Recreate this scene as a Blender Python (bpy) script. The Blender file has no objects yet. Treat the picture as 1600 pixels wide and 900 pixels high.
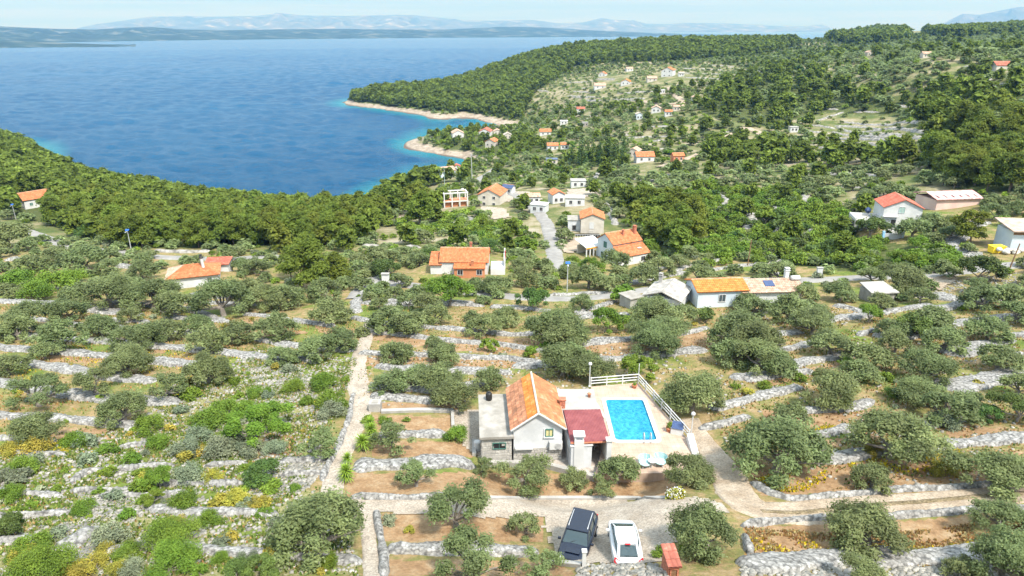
import bpy, math, random
import numpy as np
from mathutils import Vector, Matrix

# ------------------------------------------------------------------ camera, sky, sun, exposure
SC = bpy.context.scene
COL = SC.collection
FPX = 1067.0                       # focal length in pixels of the 1600 px wide photograph
PITCH = math.atan(404/FPX)
SP, CP = math.sin(PITCH), math.cos(PITCH)
CAMZ = 85.0
cd = bpy.data.cameras.new('camera'); cam = bpy.data.objects.new('camera', cd); COL.objects.link(cam)
cam.location = (0, 0, CAMZ); cam.rotation_euler = (math.pi/2-PITCH, 0, 0)
cd.sensor_width = 36; cd.lens = 36*FPX/1600; cd.clip_start = 0.5; cd.clip_end = 200000
SC.camera = cam
SUN_EL, SUN_AZ = 56, 142           # azimuth clockwise from +Y: the sun is behind the camera to the right
w = bpy.data.worlds.new('World'); SC.world = w; w.use_nodes = True
nt = w.node_tree; N = nt.nodes; L = nt.links
bg = N['Background']; bg.inputs[1].default_value = 0.15
sky = N.new('ShaderNodeTexSky'); sky.sky_type = 'NISHITA'; sky.sun_disc = False
sky.sun_elevation = math.radians(SUN_EL); sky.sun_rotation = math.radians(SUN_AZ)
sky.air_density = 1.0; sky.dust_density = 0.6; sky.ozone_density = 1.6
tc = N.new('ShaderNodeTexCoord'); mp = N.new('ShaderNodeMapping'); mp.inputs['Scale'].default_value = (1.0, 1.5, 46)
mp.inputs['Rotation'].default_value = (0.03, 0.05, 0)
cn = N.new('ShaderNodeTexNoise'); cn.inputs['Scale'].default_value = 2.6; cn.inputs['Detail'].default_value = 7; cn.inputs['Roughness'].default_value = 0.62
cn.inputs['Distortion'].default_value = 0.35
cr = N.new('ShaderNodeValToRGB'); cr.color_ramp.elements[0].position = 0.40; cr.color_ramp.elements[1].position = 0.58
cr.color_ramp.elements[0].color = (.22, .22, .22, 1); cr.color_ramp.elements[1].color = (0.85, 0.85, 0.85, 1)
mx = N.new('ShaderNodeMixRGB'); mx.inputs[2].default_value = (6.6, 7.0, 7.6, 1)
sz = N.new('ShaderNodeSeparateXYZ'); L.new(tc.outputs['Generated'], sz.inputs[0])
def mrange(a, b_, c_, d_):
    m_ = N.new('ShaderNodeMapRange'); m_.inputs[1].default_value = a; m_.inputs[2].default_value = b_; m_.inputs[3].default_value = c_; m_.inputs[4].default_value = d_; L.new(sz.outputs[2], m_.inputs[0]); return m_.outputs[0]
lowsky = N.new('ShaderNodeMixRGB'); lowsky.inputs[1].default_value = (1.35, 2.05, 2.75, 1); L.new(mrange(.05, .35, 0, 1), lowsky.inputs[0]); L.new(sky.outputs[0], lowsky.inputs[2])
cbr = N.new('ShaderNodeVectorMath'); cbr.operation = 'SCALE'; cbr.inputs[0].default_value = (2.55, 3.02, 3.3); L.new(mrange(.06, .5, 1, 3.3), cbr.inputs['Scale'])
L.new(tc.outputs['Generated'], mp.inputs[0]); L.new(mp.outputs[0], cn.inputs['Vector']); L.new(cn.outputs['Fac'], cr.inputs[0])
L.new(cr.outputs[0], mx.inputs[0]); L.new(lowsky.outputs[0], mx.inputs[1]); L.new(cbr.outputs[0], mx.inputs[2]); L.new(mx.outputs[0], bg.inputs[0])
sd = bpy.data.lights.new('sun', 'SUN'); sun = bpy.data.objects.new('sun', sd); COL.objects.link(sun)
sd.energy = 4.4; sd.angle = math.radians(7.0); sd.color = (1, 0.965, 0.92)
_e, _a = math.radians(SUN_EL), math.radians(SUN_AZ)
sun.rotation_euler = Vector((math.sin(_a)*math.cos(_e), math.cos(_a)*math.cos(_e), math.sin(_e))).to_track_quat('Z', 'Y').to_euler()
SC.view_settings.view_transform = 'Standard'; SC.view_settings.look = 'None'
SC.view_settings.exposure = 0.88; SC.view_settings.gamma = 1
SC.render.engine = 'CYCLES'
SC.cycles.max_bounces = 5; SC.cycles.diffuse_bounces = 2; SC.cycles.glossy_bounces = 2; SC.cycles.transmission_bounces = 3
SC.cycles.transparent_max_bounces = 6; SC.cycles.volume_bounces = 0
rng = np.random.default_rng(7)
random.seed(7)

# ------------------------------------------------------------------ the lie of the land
CP_PTS = []                                          # (pixel x, pixel y, height): where the land is seen in the photograph
def cz(s):
    for t in s.split(';'):
        a = [float(q) for q in t.split(',')]
        v = (a[1]-450)/FPX; d = (CAMZ-a[2])/(SP+v*CP)
        CP_PTS.append(((a[0]-800)/FPX*d, d*(CP-v*SP), a[2]))
def cdist(s):                                        # (pixel x, distance, height)
    for t in s.split(';'):
        a = [float(q) for q in t.split(',')]
        v = ((CAMZ-a[2])/a[1]-SP)/CP
        CP_PTS.append(((a[0]-800)/FPX*a[1], a[1]*(CP-v*SP), a[2]))
cz('800,900,54.7;100,900,54.2;1500,900,55;950,840,54.5;1250,840,54.7;650,840,54.3;100,780,52.8;1500,780,54;1050,785,54.3;700,785,53.6;550,700,51.8;300,690,51;'
   '985,650,50.5;840,700,50.4;850,620,50.3;1070,720,50.9;1000,740,50.5;900,745,50.5;820,735,50.6;1040,755,51.6;760,735,50.9;1400,650,51.5;1200,700,52;200,620,50;700,600,49.6;100,540,47.5;400,540,47.5;700,540,48;950,540,48;1100,540,48.5;1300,540,49;1550,540,50;'
   '700,470,44.5;870,470,44.3;100,450,42.5;300,445,42;450,450,42;725,425,42.5;1000,460,45;1125,478,45.5;1250,440,44.5;1370,460,46.5;1450,430,47;1570,425,49;1590,385,49;1410,350,46;1300,380,42;'
   '965,408,37;860,395,37;925,360,33.5;850,345,31;600,400,38;520,390,38;400,385,37;200,390,39;130,375,36;60,345,31;0,350,32;0,440,40;'
   '770,318,27;700,318,23;700,278,16;800,300,25;900,310,30;1050,330,35;1100,280,34;1200,350,40;1150,400,42;1250,300,40;1500,300,46;1350,255,40;1000,262,28;900,250,20;860,232,18;'
   '780,275,15;740,285,18;640,330,25;570,350,28;640,295,12;1350,205,37;1250,240,36;1180,205,33;1100,225,30;1000,200,30;1450,170,46;1300,150,45;1560,200,55;1580,110,68;'
   '1450,100,66;1200,110,50;1045,118,46;978,132,38;935,138,33;860,143,25;1150,170,40;1030,172,34;907,173,22;852,208,12;900,110,38;1300,95,60')
# coast: waterline, foot of the trees, and the sea floor
cz('535,160,-.5;560,167,-.3;600,172,-.3;650,178,-.3;700,184,-.3;760,189,-.3;815,194,.3;560,157,4.5;600,163,4.5;650,168,5;700,173,5;760,180,5;815,184,6;575,152,8;'
   '630,228,-.4;650,238,-.3;690,244,-.3;725,248,.2;640,222,2;660,221,3.5;700,232,4;760,246,4;715,210,6;775,210,8;660,214,-.3;690,205,-.3;740,200,-.3;770,198,.3;'
   '500,200,-9;450,160,-12;560,190,-8;640,200,-6;720,195,-5;600,222,-7;580,245,-8;540,290,-8;510,280,-9;640,255,-5;690,252,-3;555,305,-2;600,290,-4;650,268,-2.5;770,230,9;720,268,6')
cdist('0,420,19;0,520,6;0,620,-9;0,800,-12;70,375,17;130,340,13.5;130,400,2;130,450,-9;250,320,11.5;250,380,-1;250,430,-10;400,300,10;400,340,1;400,375,-9;500,300,8;500,335,-1;500,370,-9;'
      '560,290,8;570,310,-1;620,290,9;'
      '575,850,9;640,870,13;720,900,19;800,1000,38;870,1050,52;1000,1150,57;1120,1200,58;1230,1250,59;575,930,-6;640,1000,-8;720,1150,-9;870,1350,-9;1000,1500,-9;1200,1600,-9;'
      '1400,1700,78;1300,1600,66;1470,1500,76;1600,1500,88;1600,1100,80;1500,800,70;1400,900,67;1290,900,58;1400,2200,-9;1600,2300,-9;1300,2000,-9;1000,2300,-9;700,2300,-9;300,2300,-12;300,1000,-12;'
      '0,2300,-12;-400,1000,-9;-400,450,22;-300,200,38;1900,1200,80;2000,500,66;1900,250,54;2000,100,52;-400,100,50;1900,2300,-9;1100,700,42;700,700,8;750,800,14')
_P = np.array(CP_PTS)
def _uv(x, y):
    r = np.hypot(x, y)
    return np.stack([np.arctan2(x, y)*1.6, np.log(np.maximum(r, 5))], -1)
_U = _uv(_P[:, 0], _P[:, 1]); _C2 = 0.05**2
def _k(a, b): return np.sqrt(((a[:, None, :]-b[None, :, :])**2).sum(-1)+_C2)
_n = len(_P)
_A = np.zeros((_n+3, _n+3)); _A[:_n, :_n] = _k(_U, _U)-np.eye(_n)*0.004
_A[:_n, _n] = 1; _A[:_n, _n+1:] = _U; _A[_n, :_n] = 1; _A[_n+1:, :_n] = _U.T
_W = np.linalg.solve(_A, np.concatenate([_P[:, 2], np.zeros(3)]))
PADS = []                                            # level pads under the houses: x, y, radius, height
POOL = (10.95, 55.0, 1.85, 3.55)                     # centre and half sizes of the pool
DECKZ = 51.15
def Hraw(x, y):
    x = np.atleast_1d(np.asarray(x, float)).ravel(); y = np.atleast_1d(np.asarray(y, float)).ravel()
    out = np.empty(len(x))
    for i in range(0, len(x), 20000):
        q = _uv(x[i:i+20000], y[i:i+20000])
        out[i:i+20000] = _k(q, _U)@_W[:_n]+_W[_n]+q@_W[_n+1:]
    return out
def H(x, y):
    x = np.atleast_1d(np.asarray(x, float)).ravel(); y = np.atleast_1d(np.asarray(y, float)).ravel()
    o = Hraw(x, y)
    r = np.hypot(x, y)
    o = o+np.where(o > 1, 1, 0)*(0.12*np.sin(x*.31+np.sin(y*.17)*2)*np.sin(y*.27+1.3)+np.clip(r/900, 0, 1)*1.2*np.sin(x*.021+2)*np.sin(y*.033))
    for (px_, py_, pr, pz) in PADS:
        d = np.hypot(x-px_, y-py_); t = np.clip((pr*1.6-d)/(pr*.6), 0, 1); t = t*t*(3-2*t)
        o = o*(1-t)+pz*t
    m = np.minimum(np.clip((POOL[2]+1.0-np.abs(x-POOL[0]))/.5, 0, 1), np.clip((POOL[3]+1.0-np.abs(y-POOL[1]))/.5, 0, 1))
    o = o*(1-m)+49.0*m
    return np.maximum(o, -12)
def proj(x, y, z):
    x = np.asarray(x, float); y = np.asarray(y, float); z = np.asarray(z, float)-CAMZ
    d = y*CP-z*SP; up = y*SP+z*CP
    d = np.where(np.abs(d) < 1e-3, 1e-3, d)
    return 800+FPX*x/d, 450-FPX*up/d, d
_DD = np.exp(np.linspace(math.log(22), math.log(2400), 500))
def G(px, py):                                       # where the line of sight through a pixel meets the land
    v = (py-450)/FPX; u = (px-800)/FPX
    X = u*_DD; Y = _DD*(CP-v*SP); Z = CAMZ-_DD*(SP+v*CP)
    hh = H(X, Y); s = np.nonzero(Z < np.maximum(hh, -0.2))[0]
    if len(s) == 0: i = len(_DD)-2
    else: i = max(s[0]-1, 0)
    a, b = _DD[i], _DD[i+1]
    for _ in range(12):
        m = (a+b)/2
        if CAMZ-m*(SP+v*CP) < max(H(u*m, m*(CP-v*SP))[0], -.2): b = m
        else: a = m
    return Vector((u*a, a*(CP-v*SP), H(u*a, a*(CP-v*SP))[0]))
def PZ(px, py, z):                                   # the same on a level surface of height z
    v = (py-450)/FPX; d = (CAMZ-z)/(SP+v*CP)
    return Vector(((px-800)/FPX*d, d*(CP-v*SP), z))
def DEP(p): return p[1]*CP-(p[2]-CAMZ)*SP
def in_poly(px, py, poly):
    px = np.asarray(px); py = np.asarray(py); c = np.zeros(px.shape, bool); n = len(poly)
    for i in range(n):
        x0, y0 = poly[i]; x1, y1 = poly[(i+1) % n]
        if y0 == y1: continue
        t = ((y0 > py) != (y1 > py)) & (px < (x1-x0)*(py-y0)/(y1-y0)+x0)
        c ^= t
    return c
def pl(s): return [tuple(float(v) for v in q.split(',')) for q in s.split()]

# ------------------------------------------------------------------ materials
MATS = {}
def mat(name, c1, c2=None, scale=3.0, rough=0.85, bump=0.0, bscale=None, c3=None, det=4, spec=0.3, metal=0.0, attr=None, rnd=0.0, lo=.38, hi=.62, trans=0.0, vor=None):
    """principled material: two or three colours mixed by noise; optional cells, vertex tint and per-object variation"""
    if name in MATS: return MATS[name]
    m = bpy.data.materials.new(name); m.use_nodes = True; MATS[name] = m
    nt = m.node_tree; N = nt.nodes; L = nt.links; b = N['Principled BSDF']
    b.inputs['Roughness'].default_value = rough; b.inputs['Metallic'].default_value = metal
    b.inputs['Specular IOR Level'].default_value = spec
    tc = N.new('ShaderNodeTexCoord')
    col = None
    if c2 is None and c3 is None: col = None; b.inputs['Base Color'].default_value = (*c1, 1)
    else:
        n = N.new('ShaderNodeTexNoise'); n.inputs['Scale'].default_value = scale; n.inputs['Detail'].default_value = det; n.inputs['Roughness'].default_value = .6
        L.new(tc.outputs['Object'], n.inputs['Vector'])
        r = N.new('ShaderNodeValToRGB'); e = r.color_ramp.elements
        e[0].position = lo; e[0].color = (*c1, 1); e[1].position = hi; e[1].color = (*(c2 or c3), 1)
        if c3 and c2:
            k = r.color_ramp.elements.new(min(hi+.14, 1)); k.color = (*c3, 1)
        L.new(n.outputs['Fac'], r.inputs[0]); col = r.outputs[0]
    if vor:
        v = N.new('ShaderNodeTexVoronoi'); v.inputs['Scale'].default_value = vor[0]; L.new(tc.outputs['Object'], v.inputs['Vector'])
        h = N.new('ShaderNodeSeparateColor'); L.new(v.outputs['Color'], h.inputs[0])
        mr = N.new('ShaderNodeMapRange'); mr.inputs[3].default_value = vor[1]; mr.inputs[4].default_value = vor[2]; L.new(h.outputs[0], mr.inputs[0])
        dk = N.new('ShaderNodeMapRange'); dk.inputs[1].default_value = .45; dk.inputs[2].default_value = .8; dk.inputs[3].default_value = 1; dk.inputs[4].default_value = vor[3]
        L.new(v.outputs['Distance'], dk.inputs[0])
        mu = N.new('ShaderNodeMath'); mu.operation = 'MULTIPLY'; L.new(mr.outputs[0], mu.inputs[0]); L.new(dk.outputs[0], mu.inputs[1])
        hs = N.new('ShaderNodeMixRGB'); hs.blend_type = 'MULTIPLY'; hs.inputs[0].default_value = 1
        if col: L.new(col, hs.inputs[1])
        else: hs.inputs[1].default_value = (*c1, 1)
        L.new(mu.outputs[0], hs.inputs[2]); col = hs.outputs[0]
    if attr:
        a = N.new('ShaderNodeAttribute'); a.attribute_name = attr
        hs = N.new('ShaderNodeMixRGB'); hs.blend_type = 'MULTIPLY'; hs.inputs[0].default_value = 1
        if col: L.new(col, hs.inputs[1])
        else: hs.inputs[1].default_value = (*c1, 1)
        L.new(a.outputs['Color'], hs.inputs[2]); col = hs.outputs[0]
    if rnd:
        o = N.new('ShaderNodeObjectInfo')
        h = N.new('ShaderNodeHueSaturation')
        a = N.new('ShaderNodeMapRange'); a.inputs[3].default_value = 1-rnd; a.inputs[4].default_value = 1+rnd
        c = N.new('ShaderNodeMapRange'); c.inputs[3].default_value = .5-.035*rnd/.3; c.inputs[4].default_value = .5+.03*rnd/.3
        fr = N.new('ShaderNodeMath'); fr.operation = 'MULTIPLY'; fr.inputs[1].default_value = 7.31; f2 = N.new('ShaderNodeMath'); f2.operation = 'FRACT'
        L.new(o.outputs['Random'], a.inputs[0]); L.new(o.outputs['Random'], fr.inputs[0]); L.new(fr.outputs[0], f2.inputs[0]); L.new(f2.outputs[0], c.inputs[0])
        L.new(c.outputs[0], h.inputs['Hue']); L.new(a.outputs[0], h.inputs['Value'])
        if col: L.new(col, h.inputs['Color'])
        else: h.inputs['Color'].default_value = (*c1, 1)
        col = h.outputs[0]
    if col: L.new(col, b.inputs['Base Color'])
    if bump:
        n = N.new('ShaderNodeTexNoise'); n.inputs['Scale'].default_value = bscale or scale*4; n.inputs['Detail'].default_value = 4
        L.new(tc.outputs['Object'], n.inputs['Vector'])
        bp = N.new('ShaderNodeBump'); bp.inputs['Strength'].default_value = bump; bp.inputs['Distance'].default_value = .08
        L.new(n.outputs['Fac'], bp.inputs['Height']); L.new(bp.outputs[0], b.inputs['Normal'])
    if trans:
        t = N.new('ShaderNodeBsdfTranslucent'); ms = N.new('ShaderNodeMixShader'); ms.inputs[0].default_value = trans
        if col: L.new(col, t.inputs[0])
        L.new(b.outputs[0], ms.inputs[1]); L.new(t.outputs[0], ms.inputs[2]); L.new(ms.outputs[0], N['Material Output'].inputs[0])
    return m

M_STONE = mat('dry_stone', (.22, .213, .20), (.345, .337, .32), 2.2, .9, .9, 14, c3=(.44, .43, .41), det=6, vor=(4.2, .62, 1.12, .45), lo=.35, hi=.55)
M_STONE_FAR = mat('far_stone', (.25, .235, .21), (.35, .335, .31), .35, .9, .5, 2, c3=(.44, .42, .39), vor=(1.2, .7, 1.1, .6))
M_ROCKS = mat('rubble_stone', (.20, .19, .165), (.35, .33, .29), 1.5, .9, attr='tint')
M_GRAVEL = mat('gravel', (.34, .285, .225), (.43, .375, .31), .55, .95, .6, 18, c3=(.48, .43, .37), det=8, vor=(9, .75, 1.12, .7))
M_TRACK = mat('gravel_track', (.31, .24, .17), (.42, .35, .27), .5, .95, .5, 12, c3=(.47, .41, .34), det=8, vor=(8, .8, 1.1, .75))
M_ROAD = mat('worn_asphalt', (.20, .19, .18), (.27, .26, .245), .3, .9, .3, 6, c3=(.33, .31, .28), det=7)
M_CONC = mat('concrete', (.28, .27, .255), (.37, .355, .33), .9, .9, .3, 8, c3=(.43, .41, .38), det=8)
M_CONC_D = mat('weathered_concrete', (.22, .205, .18), (.33, .31, .28), .8, .9, .3, 8, c3=(.42, .40, .36), det=8)
M_DECK = mat('deck_tiles', (.38, .275, .21), (.45, .34, .265), 1.2, .7, .1, 20, c3=(.50, .40, .32))
M_WHITE = mat('white_paint', (.50, .50, .495), (.58, .58, .575), .8, .7, c3=(.63, .63, .625), det=6)
M_WALLP = mat('pale_plaster', (.44, .45, .46), (.55, .56, .57), .7, .85, .15, 10, c3=(.6, .6, .6), det=6)
M_CREAM = mat('cream_plaster', (.44, .40, .34), (.54, .50, .44), .5, .85, .1, 8, c3=(.58, .55, .49), det=6)
M_BLUEW = mat('pale_blue_plaster', (.45, .52, .58), (.52, .58, .62), .5, .85)
M_ORNW = mat('orange_plaster', (.40, .155, .075), (.46, .2, .10), .5, .85)
M_DARK = mat('dark_opening', (.02, .02, .022), rough=.5)
M_GLASSD = mat('window_glass', (.06, .08, .09), rough=.12, spec=.6)
M_GREENSH = mat('green_shutter', (.05, .13, .11), (.07, .17, .14), 6, .6)
M_GREEN_L = mat('pale_green_shutter', (.30, .42, .38), rough=.6)
M_YELP = mat('yellow_pane', (.55, .5, .25), rough=.3)
M_METAL = mat('grey_metal', (.5, .51, .52), (.6, .61, .62), 4, .45, metal=.5)
M_WOOD = mat('brown_wood', (.16, .09, .05), (.24, .14, .08), 5, .8)
M_BRICK = mat('red_brick', (.38, .13, .08), (.50, .2, .12), 7, .9, vor=(9, .75, 1.15, .7))
M_TERRA = mat('terracotta', (.45, .17, .09), (.56, .24, .14), 5, .8)
M_RED = mat('red_sheet', (.20, .055, .06), (.25, .075, .078), 1.5, .6, c3=(.28, .10, .10))
M_BLACK = mat('black_plastic', (.02, .02, .02), rough=.5)
M_SOLAR = mat('solar_panel', (.03, .05, .12), (.05, .08, .18), 8, .2, spec=.6)
M_WATER_P = None
def roofmat(name, a, b, c): return mat(name, a, b, 1.3, .85, .25, 10, c3=c, det=7, attr='tint', lo=.32, hi=.55)
M_ROOF_O = roofmat('orange_tiles', (.36, .115, .045), (.45, .165, .07), (.50, .22, .11))
M_ROOF_B = roofmat('weathered_tiles', (.20, .10, .06), (.36, .165, .09), (.46, .25, .15))
M_ROOF_Y = roofmat('yellow_orange_tiles', (.38, .12, .025), (.48, .18, .04), (.52, .27, .11))
M_ROOF_R = roofmat('red_tiles', (.34, .085, .055), (.43, .125, .08), (.47, .18, .12))
M_ROOF_P = roofmat('pale_tiles', (.32, .21, .15), (.44, .31, .23), (.5, .4, .32))
M_ROOF_G = roofmat('grey_tiles', (.28, .24, .2), (.4, .36, .3), (.48, .44, .38))
M_OLIVE = mat('olive_leaves', (.14, .18, .066), (.215, .258, .105), .9, .6, c3=(.31, .35, .18), attr='tint', rnd=.13, trans=.45, spec=.3)
M_PINE = mat('pine_needles', (.125, .168, .026), (.19, .24, .04), .5, .7, c3=(.27, .32, .065), attr='tint', rnd=.15, trans=.42, spec=.15)
M_SHRUB = mat('shrub_leaves', (.095, .16, .018), (.16, .24, .03), .9, .6, c3=(.25, .32, .05), attr='tint', rnd=.15, trans=.28, spec=.2)
M_SHRUB_G = mat('grey_green_leaves', (.12, .15, .09), (.19, .22, .13), .9, .7, c3=(.28, .30, .2), attr='tint', rnd=.2, trans=.2)
M_YSHRUB = mat('yellow_green_leaves', (.20, .20, .03), (.34, .29, .04), .9, .7, c3=(.45, .36, .05), attr='tint', rnd=.15, trans=.2)
M_DKTREE = mat('dark_leaves', (.05, .09, .018), (.085, .14, .026), .9, .6, c3=(.14, .19, .04), attr='tint', rnd=.2, trans=.2)
M_YUCCA = mat('yucca_blades', (.14, .24, .02), (.24, .33, .04), 2, .5, attr='tint', trans=.2)
M_BARK = mat('olive_bark', (.16, .14, .12), (.26, .23, .2), 6, .95, .5, 20)
M_PBARK = mat('pine_bark', (.15, .11, .09), (.24, .18, .14), 3, .95)
M_GRASS = mat('grass_blades', (.8, .8, .8), (1, 1, 1), 2, .8, attr='tint', trans=.2)

# ------------------------------------------------------------------ mesh helpers
def tag(o, label=None, cat=None, group=None, kind=None):
    if label: o['label'] = label
    if cat: o['category'] = cat
    if group: o['group'] = group
    if kind: o['kind'] = kind
    return o
def link(name, me, parent=None, loc=None):
    o = bpy.data.objects.new(name, me); COL.objects.link(o)
    if parent: o.parent = parent
    if loc is not None: o.location = loc
    return o
def thing(name, label, cat, loc, rz=0, group=None):
    o = bpy.data.objects.new(name, None); COL.objects.link(o); o.empty_display_size = .3
    o.location = loc; o.rotation_euler = (0, 0, rz)
    return tag(o, label, cat, group)
def np_mesh(name, V, F, mats, tint=None, smooth=False, midx=None):
    """V (n,3); F (m,4) quads or list"""
    me = bpy.data.meshes.new(name)
    V = np.asarray(V, np.float32)
    if isinstance(F, np.ndarray):
        m, k = F.shape
        me.vertices.add(len(V)); me.vertices.foreach_set('co', V.ravel())
        me.loops.add(m*k); me.loops.foreach_set('vertex_index', F.astype(np.int32).ravel())
        me.polygons.add(m); me.polygons.foreach_set('loop_start', np.arange(0, m*k, k, dtype=np.int32))
        me.update(calc_edges=True)
    else:
        me.from_pydata(V.tolist(), [], F); me.update()
    for x in (mats if isinstance(mats, (list, tuple)) else [mats]): me.materials.append(x)
    if midx is not None: me.polygons.foreach_set('material_index', np.asarray(midx, np.int32))
    if smooth: me.polygons.foreach_set('use_smooth', np.ones(len(me.polygons), bool))
    if tint is not None:
        a = me.color_attributes.new('tint', 'FLOAT_COLOR', 'POINT')
        T = np.ones((len(V), 4), np.float32); tint = np.asarray(tint)
        T[:, :3] = tint[:, None] if tint.ndim == 1 else tint
        a.data.foreach_set('color', T.ravel())
    return me
class MB:
    def __init__(s): s.v = []; s.f = []
    def add(s, V, F):
        n = len(s.v); s.v += [tuple(v) for v in V]; s.f += [[i+n for i in q] for q in F]; return s
    def box(s, c, size, rz=0, taper=1.0):
        cx, cy, cz_ = c; a, b, h = size[0]/2, size[1]/2, size[2]/2
        V = []
        for dz, k in ((-h, 1), (h, taper)):
            for dx, dy in ((-a, -b), (a, -b), (a, b), (-a, b)):
                x, y = dx*k, dy*k
                V.append((cx+x*math.cos(rz)-y*math.sin(rz), cy+x*math.sin(rz)+y*math.cos(rz), cz_+dz))
        return s.add(V, [(3, 2, 1, 0), (4, 5, 6, 7), (0, 1, 5, 4), (1, 2, 6, 5), (2, 3, 7, 6), (3, 0, 4, 7)])
    def prism(s, poly, z0, z1):
        n = len(poly); V = [(x, y, z0) for x, y in poly]+[(x, y, z1) for x, y in poly]
        return s.add(V, [list(range(n))[::-1], list(range(n, 2*n))]+[(i, (i+1) % n, n+(i+1) % n, n+i) for i in range(n)])
    def tube(s, pts, rad, n=7, cap=True):
        pts = [Vector(p) for p in pts]; rad = rad if isinstance(rad, (list, tuple)) else [rad]*len(pts); V = []; F = []
        for i, p in enumerate(pts):
            t = (pts[min(i+1, len(pts)-1)]-pts[max(i-1, 0)]).normalized()
            a = t.orthogonal().normalized() if i == 0 else (a-t*a.dot(t)).normalized()
            b = t.cross(a)
            for k in range(n):
                th = 2*math.pi*k/n; V.append(p+(a*math.cos(th)+b*math.sin(th))*rad[i])
        for i in range(len(pts)-1):
            for k in range(n): F.append((i*n+k, i*n+(k+1) % n, (i+1)*n+(k+1) % n, (i+1)*n+k))
        if cap: F += [list(range(n))[::-1], list(range((len(pts)-1)*n, len(pts)*n))]
        return s.add(V, F)
    def lathe(s, prof, n=12, c=(0, 0, 0)):
        V = [(c[0]+r*math.cos(2*math.pi*k/n), c[1]+r*math.sin(2*math.pi*k/n), c[2]+z) for r, z in prof for k in range(n)]
        F = [(i*n+k, i*n+(k+1) % n, (i+1)*n+(k+1) % n, (i+1)*n+k) for i in range(len(prof)-1) for k in range(n)]
        F += [list(range(n))[::-1], list(range((len(prof)-1)*n, len(prof)*n))]
        return s.add(V, F)
    def ball(s, c, r, n=8, sz=1):
        return s.lathe([(r*math.sin(math.pi*(i+.02)/(n+.04)), -r*sz*math.cos(math.pi*(i+.02)/(n+.04))) for i in range(n+1)], n+2, c)
    def build(s, name, m, parent=None, smooth=False, loc=None, bevel=0):
        me = bpy.data.meshes.new(name); me.from_pydata(s.v, [], s.f); me.materials.append(m); me.update()
        if smooth: me.polygons.foreach_set('use_smooth', np.ones(len(me.polygons), bool))
        o = link(name, me, parent, loc)
        if bevel:
            b = o.modifiers.new('bevel', 'BEVEL'); b.width = bevel; b.segments = 2; b.limit_method = 'ANGLE'
        return o

# ------------------------------------------------------------------ pixel zones of the land (what grows where)
Z_PINE_L = pl('0,205 60,225 130,262 210,272 300,285 400,298 470,306 545,312 600,345 570,378 480,388 400,386 300,388 215,388 130,372 75,350 0,335')
Z_HEAD = pl('545,158 575,135 720,112 800,86 870,70 1000,60 1230,58 1250,72 1180,86 1100,92 1040,96 950,98 900,104 860,128 830,150 818,186 780,182 700,174 600,165')
Z_PINE_R = pl('1120,130 1200,108 1280,108 1300,125 1400,150 1500,130 1600,140 1600,270 1530,262 1460,215 1400,182 1290,176 1200,196 1120,185 1090,170 1110,150')
Z_PINE_R2 = pl('1440,215 1600,205 1600,300 1500,300 1440,250')
Z_PINE_R3 = pl('1090,232 1200,228 1240,246 1440,247 1460,262 1300,264 1110,262')
Z_PINE_T = pl('1290,62 1350,45 1410,42 1420,62 1330,72')
Z_PINE_T2 = pl('1440,52 1600,33 1600,52 1480,62')
Z_PINE_C = pl('545,305 560,280 640,255 740,258 740,262 690,275 660,300 640,320 600,340 560,330')
Z_PINE_M = pl('980,318 1080,322 1110,380 1060,392 1020,380 985,345')
Z_HEADL2 = pl('668,212 740,205 860,218 860,240 760,245 690,232')
Z_MAQ = pl('990,330 1100,292 1240,300 1330,330 1340,372 1500,392 1500,418 1440,425 1330,425 1200,412 1100,402 1010,392')
Z_MAQ2 = pl('700,330 760,335 800,345 840,380 800,392 700,372 640,372 600,352')
Z_OLV_HILL = pl('1280,82 1440,62 1600,52 1600,135 1500,128 1400,148 1300,124')
Z_OLV_MID = pl('960,255 1100,262 1450,262 1600,300 1600,345 1500,345 1440,330 1340,320 1240,296 1100,290 1000,325 960,300')
Z_FIELD = pl('1270,178 1320,172 1460,200 1440,228 1270,222')
Z_TERR = pl('880,120 1010,102 1200,108 1200,130 1060,135 1000,160 880,165 815,150')
Z_NEARR = pl('1150,690 1600,640 1600,900 1150,900')
Z_LL = pl('0,700 110,690 210,668 270,600 340,590 400,540 560,560 545,600 530,640 500,700 470,760 540,790 560,900 0,900')
SOIL_P = [pl(s) for s in (
    '580,650 705,650 705,676 585,676', '585,690 742,692 742,714 580,714', '545,738 1050,740 1060,778 540,776', '597,802 850,806 850,846 600,846', '600,876 870,878 900,900 600,900',
    '600,628 700,632 720,642 590,642', '560,556 830,560 830,575 560,572', '490,506 560,515 700,524 830,530 930,548 900,560 700,548 500,520', '900,540 1090,520 1190,525 1190,540 1000,556 900,556', '60,552 330,560 330,570 60,566',
    '180,540 260,544 260,552 180,552', '1190,592 1330,560 1330,575 1190,606', '1480,600 1600,570 1600,582 1480,606', '1190,640 1400,640 1380,660 1200,680', '1480,662 1600,672 1560,700 1480,690', '1170,735 1600,705 1600,752 1400,766 1290,772 1190,775',
    '1165,825 1510,808 1530,862 1170,880', '1240,700 1400,665 1400,680 1250,712', '380,500 430,500 480,520 380,530', '80,665 180,672 180,686 60,686', '400,676 480,676 470,718 400,722')]
GREEN_P = [pl(s) for s in ('350,560 560,545 560,600 420,610 350,600', '555,480 660,480 660,512 560,500', '0,690 300,660 500,700 430,800 0,800', '330,820 430,820 430,848 330,850')]
GOLD_P = [pl(s) for s in ('1170,735 1600,705 1600,760 1190,775', '1165,825 1510,808 1530,862 1170,880')]

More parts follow.
